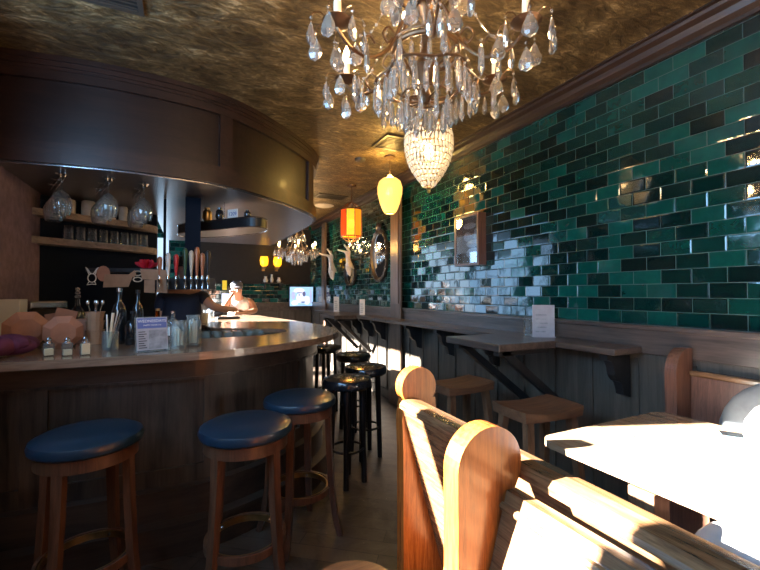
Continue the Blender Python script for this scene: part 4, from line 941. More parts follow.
# statues
def statue(y, z, s, label, mirror=1):
    t = thing('statue', label, 'statue', (XR-0.22, y, z), R(65), 'white wall statues'); t.scale = (s, s, s)
    m_ = mirror
    J = [(0, 0, 0.0, 0.055), (0.0, 0.01, 0.10, 0.048), (0, 0.02, 0.20, 0.052), (0, 0.02, 0.245, 0.022), (0, 0.02, 0.28, 0.032), (0, 0.02, 0.32, 0.030),
         (0, 0.085, 0.215, 0.028), (0, 0.16, 0.235, 0.022), (0, 0.25, 0.25, 0.018), (0, 0.285, 0.265, 0.018),
         (0, -0.045, 0.22, 0.028), (-0.03, 0.03, 0.30, 0.022), (-0.04, 0.09, 0.37, 0.018), (-0.04, 0.11, 0.40, 0.018),
         (0, -0.03, -0.10, 0.055), (0, -0.045, -0.24, 0.040), (0, -0.04, -0.38, 0.026), (-0.02, -0.04, -0.43, 0.018),
         (0, 0.03, -0.10, 0.050), (0, 0.03, -0.22, 0.038), (0, -0.01, -0.36, 0.026), (-0.02, -0.01, -0.40, 0.018)]
    E_ = [(0,1),(1,2),(2,3),(3,4),(4,5),(2,6),(6,7),(7,8),(8,9),(2,10),(10,11),(11,12),(12,13),(0,14),(14,15),(15,16),(16,17),(0,18),(18,19),(19,20),(20,21)]
    J = [(a, b, c, q*1.25) for a, b, c, q in J]
    skin_mesh('body', J, E_, M['statue'], t)
    bm = newbm(); lathe(bm, [(0.066, 0.05), (0.085, -0.02), (0.115, -0.10), (0.135, -0.18), (0.128, -0.185), (0.105, -0.10), (0.075, -0.02), (0.058, 0.05), (0.066, 0.05)], 22)
    for v in bm.verts:
        a = math.atan2(v.co.y, v.co.x); k_ = 1 + 0.10*math.sin(7*a)*max(0, -v.co.z)*5; v.co.x *= k_; v.co.y = v.co.y*k_*0.8 - 0.25*max(0, -v.co.z)
        v.co.z += 0.10*(v.co.y/0.1)*max(0, -v.co.z)*2
    obj('drapery', bm, M['statue'], t, True)
    bm = newbm(); ell(bm, (0.008, 0.018, 0.315), 0.032, 0.034, 0.036, 12, 8); ell(bm, (0.03, 0.0, 0.30), 0.018, 0.020, 0.020, 8, 6); obj('hair', bm, M['statue'], t, True)
    bm = newbm(); bar(bm, (0.0, 0.0, 0.02), (0.219/s, 0.0, 0.02), 0.03, 0.05); bar(bm, (0.205/s, 0, -0.06), (0.205/s, 0, 0.10), 0.07, 0.02, up=(1, 0, 0)); obj('bracket', bm, M['blackframe'], t, rz=R(-65))
statue(6.40, 1.87, 0.64, 'white draped statue reaching up, the farther one nearest the back pillar')
statue(5.62, 1.88, 0.58, 'white draped statue reaching up, the one nearer the carved oval mirror')
# television
t = thing('television', 'lit wall television with a pale blue picture on the far wall', 'television', (2.155, YB-0.052, 1.31))
bm = newbm(); box(bm, -0.255, 0.255, -0.05, 0, -0.21, 0.21, 0.006); obj('housing', bm, M['black'], t)
bm = newbm(); box(bm, -0.24, 0.24, -0.053, -0.05, -0.195, 0.195); obj('screen', bm, M['screen'], t)
bm = newbm()
def blob(bm, x, z, rx, rz_, y=-0.0545): ell(bm, (x, y, z), rx, 0.001, rz_, 16, 8)
blob(bm, -0.05, 0.12, 0.11, 0.05); blob(bm, -0.02, -0.03, 0.085, 0.11); blob(bm, 0.11, -0.08, 0.07, 0.09); blob(bm, -0.14, -0.13, 0.07, 0.05); obj('picture_light_shapes', bm, M['screen_w'], t)
bm = newbm(); blob(bm, 0.05, 0.05, 0.035, 0.055, -0.056); blob(bm, -0.04, 0.075, 0.07, 0.012, -0.056); blob(bm, 0.03, -0.115, 0.06, 0.014, -0.056); blob(bm, -0.05, 0.03, 0.014, 0.024, -0.056); obj('picture_dark_shapes', bm, M['screen_d'], t)
bm = newbm(); blob(bm, -0.17, 0.02, 0.04, 0.09, -0.0555); blob(bm, 0.19, 0.0, 0.025, 0.16, -0.0555); obj('picture_mid_shapes', bm, M['screen_b'], t)
# far wall sconces, shelf, cards
for x, lab in ((1.40, 'yellow glass wall lamp on the far wall, left one of the pair'), (1.66, 'yellow glass wall lamp on the far wall, right one of the pair')):
    t = thing('wall_lamp', lab, 'wall lamp', (x, YB-0.124, 2.0), 0, 'yellow wall lamps on the far wall')
    bm = newbm(); lathe(bm, [(0.04, -0.10), (0.075, -0.06), (0.085, 0.02), (0.07, 0.10), (0.066, 0.10), (0.08, 0.02), (0.07, -0.055), (0.036, -0.095), (0.04, -0.10)], 10); obj('lamp_shade', bm, M['yellowpane'], t)
    bm = newbm(); bar(bm, (0, 0.0, -0.11), (0, 0.118, -0.11), 0.02, 0.02); box(bm, -0.03, 0.03, 0.10, 0.119, -0.18, -0.02); lathe(bm, [(0, -0.14), (0.03, -0.14), (0.04, -0.10), (0, -0.10)], 10); obj('bracket', bm, M['brass'], t)
    point('lamp_light', (0, 0, 0.02), 3, (1.0, 0.65, 0.15), 0.04, t)
t = thing('wall_shelf', 'small dark shelf on the far wall below the yellow lamps', 'shelf', (1.58, YB-0.005, 1.57))
bm = newbm(); box(bm, -0.20, 0.20, -0.14, 0, 0, 0.02); obj('board', bm, M['darkwood'], t)
for x in (-0.15, 0.15):
    bm = newbm(); box(bm, x-0.01, x+0.01, -0.10, 0, -0.10, 0); obj('bracket', bm, M['darkwood'], t)
for i, (x, r, h) in enumerate(((1.44, 0.05, 0.12), (1.56, 0.035, 0.16), (1.70, 0.045, 0.10))):
    bm = newbm(); lathe(bm, [(0, 0), (r*0.7, 0), (r, h*0.35), (r*0.5, h*0.75), (r*0.6, h), (0, h)], 14); tag(obj('vase', bm, M['cream'], smooth=True, loc=(x, YB-0.07, 1.591)), ('squat cream vase at the left of the far wall shelf', 'tall cream vase in the middle of the far wall shelf', 'low cream vase at the right of the far wall shelf')[i], 'vase')
for i, (x, z, w_, h, m_, lab) in enumerate(((0.68, 1.53, 0.10, 0.20, 'yellowpane', 'small glowing yellow sign on the far green wall above the bar'), (0.90, 1.52, 0.17, 0.20, 'screen_b', 'small glowing violet sign on the far wall behind the seated man'), (0.74, 1.26, 0.24, 0.24, 'screen_w', 'pale window pane low on the far green wall, daylight added as glow'))):
    t = thing('lit_panel', lab, 'sign', (x, YB-0.001, z)); bm = newbm(); box(bm, -w_/2, w_/2, -0.04, 0, -h/2, h/2, 0.004); obj('box', bm, M['black'], t)
    bm = newbm(); box(bm, -w_/2+0.01, w_/2-0.01, -0.042, -0.04, -h/2+0.01, h/2-0.01); obj('face', bm, M[m_], t)  # pale face stands for a window pane, its daylight added as emission

# ================================================================== people
def head(parent, c, s, m, yaw=0, pitch=0):
    pass
# seated man at the far end of the bar
t = thing('person', 'person in white tank top and grey cap leaning on the far end of the bar', 'person', (0.74, 6.22, 0))
J = [(0.02, 0.14, 0.84, (0.16, 0.12)), (0.0, 0.10, 1.00, (0.14, 0.10)), (-0.02, 0.02, 1.16, (0.15, 0.10)), (-0.03, -0.03, 1.26, (0.12, 0.085)), (-0.05, -0.09, 1.33, 0.055), (-0.065, -0.13, 1.40, (0.078, 0.085)), (-0.07, -0.14, 1.47, (0.075, 0.09)),
     (0.14, 0.0, 1.25, 0.062), (0.20, -0.10, 1.12, 0.046), (0.10, -0.30, 1.112, 0.036), (-0.06, -0.36, 1.105, 0.027), (-0.13, -0.38, 1.10, 0.024),
     (-0.19, 0.0, 1.23, 0.062), (-0.27, -0.12, 1.13, 0.046), (-0.24, -0.28, 1.20, 0.034), (-0.15, -0.21, 1.34, 0.027), (-0.12, -0.19, 1.385, 0.026),
     (0.10, 0.10, 0.80, 0.09), (0.14, -0.16, 0.78, 0.075), (0.14, -0.17, 0.40, 0.055), (0.14, -0.20, 0.10, 0.045), (0.14, -0.27, 0.05, 0.042),
     (-0.10, 0.10, 0.80, 0.09), (-0.14, -0.16, 0.78, 0.075), (-0.14, -0.17, 0.40, 0.055), (-0.14, -0.20, 0.10, 0.045), (-0.14, -0.27, 0.05, 0.042)]
E_ = [(0,1),(1,2),(2,3),(3,4),(4,5),(5,6),(3,7),(7,8),(8,9),(9,10),(10,11),(3,12),(12,13),(13,14),(14,15),(15,16),(0,17),(17,18),(18,19),(19,20),(20,21),(0,22),(22,23),(23,24),(24,25),(25,26)]
skin_mesh('body', J, E_, M['skin'], t)
skin_mesh('tank_top', [(0.02, 0.14, 0.86, (0.20, 0.16)), (0.0, 0.10, 1.00, (0.18, 0.145)), (-0.02, 0.02, 1.16, (0.185, 0.14)), (-0.03, -0.03, 1.27, (0.165, 0.125)), (-0.04, -0.05, 1.32, (0.09, 0.07))], [(0,1),(1,2),(2,3),(3,4)], M['tank'], t)
skin_mesh('trousers', [(0.0, 0.13, 0.83, (0.17, 0.135)), (0.10, 0.08, 0.80, 0.10), (0.14, -0.16, 0.78, 0.086), (0.14, -0.17, 0.40, 0.068), (0.14, -0.19, 0.16, 0.06), (-0.10, 0.08, 0.80, 0.10), (-0.14, -0.16, 0.78, 0.086), (-0.14, -0.17, 0.40, 0.068), (-0.14, -0.19, 0.16, 0.06)], [(0,1),(1,2),(2,3),(3,4),(0,5),(5,6),(6,7),(7,8)], M['navyshirt'], t)
bm = newbm(); ell(bm, (-0.068, -0.135, 1.485), 0.088, 0.105, 0.075, 16, 10); ell(bm, (-0.085, -0.235, 1.462), 0.065, 0.075, 0.010, 14, 6); obj('cap', bm, M['capgrey'], t, True)
bm = newbm(); ell(bm, (-0.062, -0.085, 1.43), 0.078, 0.065, 0.060, 14, 8); obj('hair', bm, M['hair'], t, True)
bm = newbm(); ell(bm, (-0.07, -0.225, 1.41), 0.013, 0.018, 0.022, 8, 6); ell(bm, (-0.10, -0.205, 1.435), 0.010, 0.006, 0.006, 8, 6); ell(bm, (-0.04, -0.205, 1.435), 0.010, 0.006, 0.006, 8, 6); obj('face_features', bm, M['skin'], t, True)
def fingers(parent, base, direction, side, m, L_=0.055):
    d_ = Vector(direction).normalized(); sd_ = Vector(side).normalized(); b0 = Vector(base)
    for k in range(4):
        ln = L_*(0.85, 1.0, 0.95, 0.75)[k]; p = b0 + sd_*(k-1.5)*0.017; q = p + d_*ln*0.55; e = q + d_*ln*0.4 + Vector((0, 0, -0.012))
        bm = newbm(); tube(bm, [p - d_*0.015, q, e], [0.009, 0.008, 0.006], 8); obj('finger', bm, m, parent, True)
    bm = newbm(); p = b0 - sd_*0.03 - d_*0.02; tube(bm, [p, p - sd_*0.018 + d_*0.02, p - sd_*0.02 + d_*0.04], [0.010, 0.009, 0.007], 8); obj('thumb', bm, m, parent, True)
fingers(t, (-0.15, -0.385, 1.095), (-1, -0.1, 0), (0, -1, 0), M['skin'])
fingers(t, (-0.115, -0.185, 1.40), (0.2, 0.2, 1), (1, 0, 0), M['skin'], 0.045)
bm = newbm(); vv = ell(bm, (0, 0, 0.055), 0.11, 0.085, 0.065, 16, 10)
for v in vv: v.co.z = max(v.co.z, 0.0) + 0.006*math.sin(v.co.x*40)*(v.co.z > 0.03)
tag(obj('clutch_bag', bm, M['navyshirt'], smooth=True, loc=(0.36, 5.72, Z)), 'dark soft bag lying on the far counter in front of the seated person', 'bag')
t2 = thing('bar_stool', 'plain dark stool under the seated person at the far end', 'bar stool', (0.76, 6.38, 0))
bm = newbm(); lathe(bm, [(0, 0.64), (0.16, 0.64), (0.17, 0.66), (0.16, 0.675), (0, 0.68)], 24); obj('seat', bm, M['blackvinyl'], t2, True)
for i in range(4):
    a = R(45+90*i); bm = newbm(); tube(bm, [(0.11*math.cos(a), 0.11*math.sin(a), 0.645), (0.14*math.cos(a), 0.14*math.sin(a), 0)], 0.018, 8); obj('leg', bm, M['blackpaint'], t2, True)
# bartender inside the bar opening
t = thing('person', 'person in dark shirt tending bar, arm stretched towards the far counter', 'person', (-0.03, 4.08, 0))
J = [(0.0, 0, 0.95, (0.155, 0.11)), (0.0, 0.0, 1.12, (0.14, 0.10)), (0.02, -0.02, 1.28, (0.155, 0.105)), (0.03, -0.03, 1.40, (0.12, 0.09)), (0.04, -0.03, 1.49, 0.055), (0.05, -0.04, 1.56, (0.078, 0.09)), (0.05, -0.04, 1.65, (0.075, 0.09)),
     (0.17, -0.08, 1.36, 0.058), (0.25, -0.13, 1.26, 0.042), (0.36, -0.06, 1.23, 0.033), (0.44, 0.03, 1.22, 0.026), (0.49, 0.07, 1.215, 0.023),
     (-0.15, 0.02, 1.36, 0.055), (-0.17, 0.03, 1.12, 0.042), (-0.10, -0.06, 0.98, 0.032), (-0.06, -0.08, 0.96, 0.026),
     (0.09, 0, 0.88, 0.09), (0.09, 0, 0.48, 0.062), (0.09, 0, 0.08, 0.045), (0.09, -0.09, 0.045, 0.042), (-0.09, 0, 0.88, 0.09), (-0.09, 0, 0.48, 0.062), (-0.09, 0, 0.08, 0.045), (-0.09, -0.09, 0.045, 0.042)]
E_ = [(0,1),(1,2),(2,3),(3,4),(4,5),(5,6),(3,7),(7,8),(8,9),(9,10),(10,11),(3,12),(12,13),(13,14),(14,15),(0,16),(16,17),(17,18),(18,19),(0,20),(20,21),(21,22),(22,23)]
skin_mesh('body', J, E_, M['skin'], t)
skin_mesh('shirt', [(0, 0, 0.93, (0.19, 0.145)), (0, 0, 1.12, (0.185, 0.145)), (0.02, -0.02, 1.28, (0.205, 0.155)), (0.03, -0.03, 1.40, (0.16, 0.125)), (0.165, -0.075, 1.36, 0.075), (0.225, -0.115, 1.29, 0.060), (-0.15, 0.02, 1.36, 0.072), (-0.165, 0.03, 1.20, 0.058)], [(0,1),(1,2),(2,3),(3,4),(4,5),(3,6),(6,7)], M['navyshirt'], t)
skin_mesh('trousers', [(0, 0, 0.93, (0.165, 0.12)), (0.09, 0, 0.86, 0.10), (0.09, 0, 0.48, 0.075), (0.09, 0, 0.12, 0.062), (-0.09, 0, 0.86, 0.10), (-0.09, 0, 0.48, 0.075), (-0.09, 0, 0.12, 0.062)], [(0,1),(1,2),(2,3),(0,4),(4,5),(5,6)], M['black'], t)
bm = newbm(); ell(bm, (0.048, -0.01, 1.65), 0.088, 0.10, 0.085, 16, 10); obj('hair', bm, M['hair'], t, True)
bm = newbm(); ell(bm, (0.05, -0.13, 1.60), 0.013, 0.018, 0.022, 8, 6); ell(bm, (0.02, -0.12, 1.63), 0.010, 0.006, 0.006, 8, 6); ell(bm, (0.08, -0.12, 1.63), 0.010, 0.006, 0.006, 8, 6); obj('face_features', bm, M['skin'], t, True)
fingers(t, (0.505, 0.08, 1.21), (0.8, 0.5, -0.1), (0.5, -0.8, 0), M['skin'])

# ================================================================== ceiling fixtures
def vent(x, y, sx, sy, label, rz=0, n=9):
    t = thing('ceiling_vent', label, 'vent', (x, y, CH), rz, 'ceiling vents')
    bm = newbm(); w_ = 0.025
    box(bm, -sx/2, sx/2, -sy/2, -sy/2+w_, -0.012, -0.001); box(bm, -sx/2, sx/2, sy/2-w_, sy/2, -0.012, -0.001); box(bm, -sx/2, -sx/2+w_, -sy/2+w_, sy/2-w_, -0.012, -0.001); box(bm, sx/2-w_, sx/2, -sy/2+w_, sy/2-w_, -0.012, -0.001); obj('frame', bm, M['vent'], t)
    bm = newbm(); box(bm, -sx/2+w_, sx/2-w_, -sy/2+w_, sy/2-w_, -0.003, -0.001); obj('backing', bm, M['ventdark'], t)
    for i in range(n):
        y_ = -sy/2+w_+ (sy-2*w_)*(i+0.5)/n
        bm = newbm(); bar(bm, (-sx/2+w_, y_, -0.007), (sx/2-w_, y_, -0.007), 0.010, 0.003); obj('slat', bm, M['vent'], t)
vent(-0.37, 2.20, 0.34, 0.34, 'square louvred ceiling vent above the left end of the bar')
vent(1.80, 3.36, 0.34, 0.34, 'square ceiling vent beside the crystal basket lamp')
vent(1.95, 5.65, 0.45, 0.25, 'low wide ceiling vent near the amber lantern', 0, 5)
bm = newbm(); lathe(bm, [(0, -0.035), (0.03, -0.035), (0.055, -0.02), (0.06, -0.001), (0, -0.001)], 20); tag(obj('smoke_detector', bm, M['vent'], smooth=True, loc=(1.68, 3.93, CH)), 'small round detector on the ceiling left of the honeycomb lamp', 'detector')
for i, (x, y) in enumerate(((-0.18, 7.35), (-0.14, 7.95))):
    t = thing('ceiling_light', ('recessed round ceiling light in the back room, nearer one', 'recessed round ceiling light in the back room, by the far wall')[i], 'ceiling light', (x, y, CH), 0, 'back room ceiling lights')
    bm = newbm(); lathe(bm, [(0.09, -0.01), (0.11, -0.01), (0.11, -0.001), (0.09, -0.001), (0.09, -0.01)], 24); obj('trim_ring', bm, M['vent'], t)
    bm = newbm(); lathe(bm, [(0, -0.006), (0.09, -0.006), (0.09, -0.002), (0, -0.002)], 24); obj('lens', bm, M['ceillight'], t)
bm = newbm(); lathe(bm, [(0, -0.012), (0.14, -0.012), (0.16, -0.001), (0, -0.001)], 28); tag(obj('ceiling_disc', bm, M['cream'], smooth=True, loc=(2.05, 6.3, CH)), 'pale round disc on the ceiling beyond the amber lantern', 'disc')

# ---- honeycomb globe
t = thing('pendant_lamp', 'glowing yellow honeycomb glass pendant by the near pillar', 'pendant lamp', (1.93, 3.72, 2.40))
bm = newbm(); prof = [(0.055, -0.18), (0.075, -0.155), (0.105, -0.08), (0.130, 0.02), (0.132, 0.09), (0.115, 0.15), (0.08, 0.18), (0.045, 0.185)]
lathe(bm, prof + [(r*0.97, z) for r, z in prof[::-1]] + [prof[0]], 36); obj('glass_shade', bm, M['globe'], t, True)
bm = newbm(); lathe(bm, [(0, 0.22), (0.02, 0.22), (0.048, 0.19), (0.045, 0.178), (0, 0.178)], 20); tube(bm, [(0, 0, 0.21), (0, 0, CH-2.40-0.01)], 0.004, 6); lathe(bm, [(0, CH-2.40-0.02), (0.055, CH-2.40-0.015), (0.06, CH-2.401), (0, CH-2.401)], 20); lathe(bm, [(0, -0.19), (0.05, -0.19), (0.056, -0.175), (0, -0.175)], 20); obj('fitting', bm, M['iron'], t, True)
bm = newbm(); ell(bm, (0, 0, 0.05), 0.035, 0.035, 0.05, 14, 10); obj('bulb', bm, M['bulb_y'], t, True)
point('pendant_light', (1.93, 3.72, 2.18), 16, (1.0, 0.62, 0.16), 0.08); point('pendant_light_up', (1.93, 3.72, 2.64), 16, (1.0, 0.62, 0.16), 0.05)
# ---- amber lantern
t = thing('lantern_lamp', 'amber and red stained-glass lantern hanging by a chain', 'lantern', (1.99, 4.95, 2.31))
pm = ['redpane', 'amber', 'yellowpane', 'amber', 'redpane', 'yellowpane', 'amber', 'yellowpane']
for i in range(8):
    a0, a1 = R(45*i-22.5+18), R(45*i+22.5+18); r0 = 0.145; bm = newbm()
    A, B = (r0*math.cos(a0), r0*math.sin(a0)), (r0*math.cos(a1), r0*math.sin(a1))
    bar(bm, ((A[0]+B[0])/2, (A[1]+B[1])/2, -0.17), ((A[0]+B[0])/2, (A[1]+B[1])/2, 0.17), 0.100, 0.005, up=(math.cos((a0+a1)/2), math.sin((a0+a1)/2), 0)); obj('glass_pane', bm, M[pm[i]], t)
bm = newbm()
for i in range(8):
    a = R(45*i-22.5+18); tube(bm, [(0.148*math.cos(a), 0.148*math.sin(a), -0.18), (0.148*math.cos(a), 0.148*math.sin(a), 0.18)], 0.006, 6)
for z in (-0.18, 0.18): tube(bm, [(0.148*math.cos(R(45*i-4.5)), 0.148*math.sin(R(45*i-4.5)), z) for i in range(8)], 0.008, 6, closed=True)
for i in range(8):
    a = R(45*i-4.5); tube(bm, [(0.148*math.cos(a), 0.148*math.sin(a), 0.18), (0.09*math.cos(a), 0.09*math.sin(a), 0.23), (0.02*math.cos(a), 0.02*math.sin(a), 0.28)], 0.005, 6); tube(bm, [(0.148*math.cos(a), 0.148*math.sin(a), -0.18), (0.08*math.cos(a), 0.08*math.sin(a), -0.23), (0.0, 0.0, -0.25)], 0.005, 6)
ell(bm, (0, 0, -0.265), 0.02, 0.02, 0.03, 10, 6); obj('frame', bm, M['iron'], t, True)
bm = newbm(); ell(bm, (0, 0, 0.0), 0.035, 0.035, 0.05, 14, 10); obj('bulb', bm, M['bulb_y'], t, True)
bm = newbm(); tube(bm, [(0, 0, 0.27), (0, 0, CH-2.31-0.01)], 0.006, 6)
for k in range(8): tube(bm, [(0.011*math.cos(R(60*i)), 0, 0.30+k*0.025+0.014*math.sin(R(60*i))) for i in range(6)], 0.0025, 5, closed=True)
lathe(bm, [(0, CH-2.31-0.03), (0.06, CH-2.31-0.02), (0.065, CH-2.311), (0, CH-2.311)], 20); obj('chain', bm, M['iron'], t)
point('lantern_light', (1.99, 4.95, 2.02), 9, (1.0, 0.50, 0.10), 0.08)
# ---- crystal basket
t = thing('basket_lamp', 'egg-shaped crystal bead basket pendant glowing below the chandelier', 'pendant lamp', (1.37, 2.11, 2.24))
bprof = [(0.030, -0.195), (0.055, -0.165), (0.078, -0.135), (0.098, -0.105), (0.115, -0.075), (0.128, -0.045), (0.138, -0.015), (0.146, 0.015), (0.152, 0.050), (0.152, 0.105), (0.146, 0.14), (0.138, 0.165)]
bm = newbm()
for r, z in bprof: tube(bm, [(r*math.cos(R(12*i)), r*math.sin(R(12*i)), z) for i in range(30)], 0.0022, 4, closed=True)
tube(bm, [(0.139*math.cos(R(12*i)), 0.139*math.sin(R(12*i)), 0.175) for i in range(30)], 0.006, 6, closed=True)
for i in range(4):
    a = R(90*i+20); tube(bm, [(0.138*math.cos(a), 0.138*math.sin(a), 0.175), (0.07*math.cos(a), 0.07*math.sin(a), 0.26), (0, 0, 0.33)], 0.004, 6)
tube(bm, [(0, 0, 0.0), (0, 0, CH-2.24-0.01)], 0.005, 6); lathe(bm, [(0, CH-2.24-0.03), (0.06, CH-2.24-0.02), (0.065, CH-2.241), (0, CH-2.241)], 20); obj('frame', bm, M['brass'], t, True)
bm = newbm()
for (r0, z0), (r1, z1) in zip(bprof, bprof[1:]):
    n_ = max(10, int(2*math.pi*(r0+r1)/2/0.026)); hh = (z1-z0)
    for i in range(n_):
        a = 2*math.pi*(i+0.5)/n_; r = (r0+r1)/2
        vv = ell(bm, (0, 0, 0), 0.005, 0.0115, math.hypot(hh, r1-r0)*0.47, 6, 4)
        tl = math.atan2(r1-r0, hh)
        bmesh.ops.transform(bm, matrix=Matrix.Translation((r*math.cos(a), r*math.sin(a), (z0+z1)/2)) @ Matrix.Rotation(a, 4, 'Z') @ Matrix.Rotation(tl, 4, 'Y'), verts=vv)
tag(obj('crystal_beads', bm, M['beadglow'], t), kind='stuff')
bm = newbm(); ell(bm, (0, 0, 0.03), 0.030, 0.030, 0.045, 12, 8); obj('bulb', bm, M['bulb'], t, True)
bm = newbm(); ell(bm, (0, 0, -0.22), 0.012, 0.012, 0.014, 8, 6); ell(bm, (0, 0, -0.203), 0.018, 0.018, 0.010, 10, 6); obj('finial', bm, M['brass'], t, True)
point('basket_light', (1.37, 2.11, 2.34), 3, (1.0, 0.80, 0.48), 0.03)

# ---- chandeliers
def teardrop_me():
    bm = newbm(); lathe(bm, [(0, 0.006), (0.0055, 0.0), (0, -0.006)], 6)
    lathe(bm, [(0, -0.008), (0.010, -0.026), (0.022, -0.052), (0.0245, -0.068), (0.017, -0.083), (0, -0.091)], 8, sy=0.45)
    me = bpy.data.meshes.new('teardrop_crystal'); bm.to_mesh(me); bm.free(); me.materials.append(M['crystal']); return me
def prism_me():
    bm = newbm(); lathe(bm, [(0, 0.006), (0.007, 0.0), (0, -0.006)], 8)
    lathe(bm, [(0, -0.008), (0.006, -0.016), (0.0085, -0.030), (0.0100, -0.080), (0.0115, -0.088), (0, -0.112)], 6)
    me = bpy.data.meshes.new('spear_crystal'); bm.to_mesh(me); bm.free(); me.materials.append(M['crystal']); return me
ch = thing('chandelier', 'large crystal chandelier with candle bulbs in the foreground, nearest the camera', 'chandelier', (0.760, 1.19, 2.215), R(-26))
TD, PR = teardrop_me(), prism_me()
bm = newbm(); lathe(bm, [(0, -0.17), (0.012, -0.165), (0.022, -0.14), (0.012, -0.11), (0.03, -0.07), (0.05, -0.04), (0.03, -0.01), (0.014, 0.03), (0.014, 0.14), (0.035, 0.17), (0.035, 0.20), (0.012, 0.24), (0.012, 0.46), (0.03, 0.50), (0.01, 0.53), (0.01, 0.60), (0.05, 0.605), (0.055, 0.619), (0, 0.619)], 20); obj('stem', bm, M['iron'], ch, True)
bm = newbm(); N_ = 40
def ring(bm, r, z, th, seg=8, wav=0): tube(bm, [((r+wav*math.cos(6*2*math.pi*i/N_))*math.cos(2*math.pi*i/N_), (r+wav*math.cos(6*2*math.pi*i/N_))*math.sin(2*math.pi*i/N_), z) for i in range(N_)], th, seg, closed=True)
ring(bm, 0.115, 0.02, 0.009); ring(bm, 0.125, 0.032, 0.004)
for i in range(6):
    a = R(60*i+30); tube(bm, [(0.03*math.cos(a), 0.03*math.sin(a), -0.045), (0.08*math.cos(a), 0.08*math.sin(a), -0.02), (0.115*math.cos(a), 0.115*math.sin(a), 0.02)], 0.005, 6)
obj('hub_ring', bm, M['iron'], ch, True)
bm = newbm(); ring(bm, 0.165, -0.085, 0.005, 6, 0.012); ring(bm, 0.085, -0.14, 0.004)
for i in range(6):
    a = R(60*i); tube(bm, [(0.02*math.cos(a), 0.02*math.sin(a), -0.15), (0.085*math.cos(a), 0.085*math.sin(a), -0.14), (0.13*math.cos(a), 0.13*math.sin(a), -0.105), (0.177*math.cos(a), 0.177*math.sin(a), -0.085)], 0.0035, 6)
obj('crystal_ring', bm, M['iron'], ch, True)
bm = newbm(); ring(bm, 0.12, 0.27, 0.004, 6, 0.01)
for i in range(6):
    a = R(60*i+30); tube(bm, smooth_pts([(0.012*math.cos(a), 0.012*math.sin(a), 0.42), (0.06*math.cos(a), 0.06*math.sin(a), 0.44), (0.10*math.cos(a), 0.10*math.sin(a), 0.36), (0.12*math.cos(a), 0.12*math.sin(a), 0.27), (0.07*math.cos(a), 0.07*math.sin(a), 0.20), (0.03*math.cos(a), 0.03*math.sin(a), 0.19)], 3), 0.0045, 6)
obj('upper_scroll_ring', bm, M['iron'], ch, True)
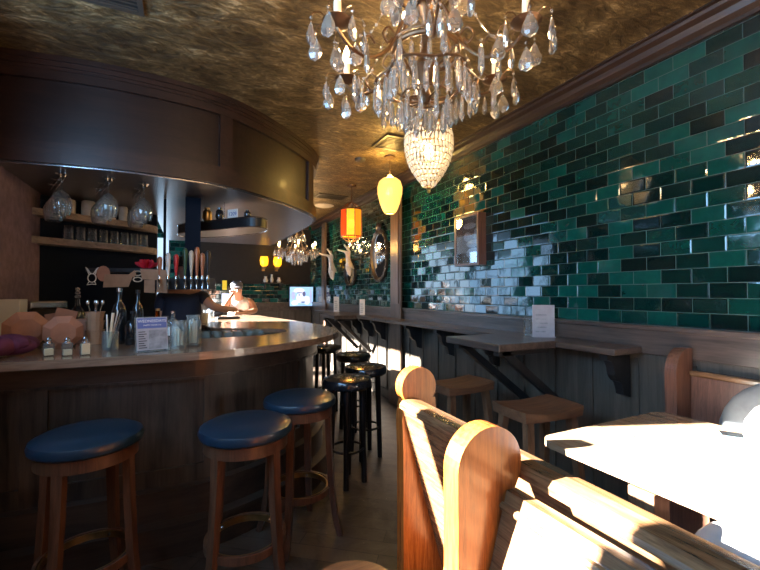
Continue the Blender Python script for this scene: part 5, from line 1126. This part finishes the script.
for i in range(6):
    a = R(60*i + 90); ca, sa = math.cos(a), math.sin(a)
    def rp_(r, z): return (r*ca, r*sa, z)
    bm = newbm(); tube(bm, smooth_pts([rp_(0.03, 0.19), rp_(0.07, 0.16), rp_(0.105, 0.08), rp_(0.15, -0.01), rp_(0.22, -0.065), rp_(0.29, -0.055), rp_(0.335, -0.015), rp_(0.340, 0.0)], 5), 0.0062, 7)
    tube(bm, smooth_pts([rp_(0.115, 0.03), rp_(0.15, 0.06), rp_(0.175, 0.03), rp_(0.155, 0.005), rp_(0.14, 0.025)], 4), 0.004, 6)
    tube(bm, smooth_pts([rp_(0.22, -0.065), rp_(0.25, -0.02), rp_(0.225, 0.005), rp_(0.205, -0.015)], 4), 0.0035, 6)
    arm = obj('arm', bm, M['iron'], ch, True)
    bm = newbm(); lathe(bm, [(0.005, -0.008), (0.03, 0.0), (0.048, 0.012), (0.046, 0.014), (0.028, 0.004), (0.0, 0.004)], 18, c=rp_(0.34, 0.0))
    for q in range(7):
        b = 2*math.pi*q/7; c0 = Vector(rp_(0.34, 0.012)); dd = Vector((math.cos(b), math.sin(b), 0))
        tube(bm, [c0+dd*0.03, c0+dd*0.055+Vector((0, 0, 0.014)), c0+dd*0.078+Vector((0, 0, 0.006)), c0+dd*0.084+Vector((0, 0, -0.006))], 0.0018, 5)
    obj('candle_cup', bm, M['iron'], arm, True)
    bm = newbm(); lathe(bm, [(0, 0.004), (0.012, 0.004), (0.012, 0.075), (0.008, 0.078), (0, 0.078)], 14, c=rp_(0.34, 0)); obj('candle', bm, M['candle'], arm, True)
    bm = newbm(); lathe(bm, [(0, 0.078), (0.008, 0.080), (0.0155, 0.100), (0.0125, 0.120), (0.005, 0.138), (0, 0.148)], 12, c=rp_(0.34, 0)); obj('flame_bulb', bm, M['bulb'], arm, True)
    point('candle_light', rp_(0.34, 0.155), 4.8, (1.0, 0.62, 0.28), 0.015, ch)
    for q in range(7):
        b = 2*math.pi*q/7; share('teardrop_crystal', TD, ch, (0.34*ca+0.084*math.cos(b), 0.34*sa+0.084*math.sin(b), 0.0), (0, 0, b+1.57+q*0.6))
    share('teardrop_crystal', TD, ch, rp_(0.34, -0.055), (0, 0, a))
    # bead garland from the ring to the arm
    bm = newbm()
    for q in range(11):
        s = q/10; r = 0.12+0.20*s; z = 0.26*(1-s)+0.02*s - 0.12*math.sin(math.pi*s); ell(bm, rp_(r, z), 0.0055, 0.0055, 0.0055, 6, 4)
    tube(bm, [rp_(0.12+0.20*q/20, 0.26*(1-q/20)+0.02*q/20-0.12*math.sin(math.pi*q/20)) for q in range(21)], 0.0012, 5)
    obj('bead_garland', bm, M['crystal'], ch)
for i in range(30):
    a = 2*math.pi*i/30; r = 0.165+0.012*math.cos(6*a); share('spear_crystal', PR, ch, (r*math.cos(a), r*math.sin(a), -0.092), (0, 0, a*3))
for i in range(12):
    a = 2*math.pi*i/12; share('spear_crystal', PR, ch, (0.115*math.cos(a), 0.115*math.sin(a), 0.008), (0, 0, a*3))
for i in range(10):
    a = 2*math.pi*i/10; share('spear_crystal', PR, ch, (0.085*math.cos(a), 0.085*math.sin(a), -0.146), (0, 0, a*3))
for i in range(12):
    a = 2*math.pi*i/12; share('spear_crystal', PR, ch, (0.25*math.cos(a+0.1), 0.25*math.sin(a+0.1), -0.066 if i % 2 == 0 else -0.03), (0, 0, a*3))
for i in range(14):
    a = 2*math.pi*i/14; r = 0.12+0.01*math.cos(6*a); share('teardrop_crystal', TD, ch, (r*math.cos(a), r*math.sin(a), 0.265), (0, 0, a*2), (1.3, 1.3, 1.3))
c2 = dup(ch, (1.735, 6.84, 2.115), R(-10), 'smaller-looking crystal chandelier glowing at the far end of the room')
bm = newbm(); tube(bm, [(0, 0, 0.61), (0, 0, CH-2.115-0.002)], 0.006, 6); lathe(bm, [(0, CH-2.115-0.03), (0.055, CH-2.115-0.02), (0.06, CH-2.1151), (0, CH-2.1151)], 18); obj('chain', bm, M['iron'], c2)
ch['group'] = c2['group'] = 'crystal chandeliers'
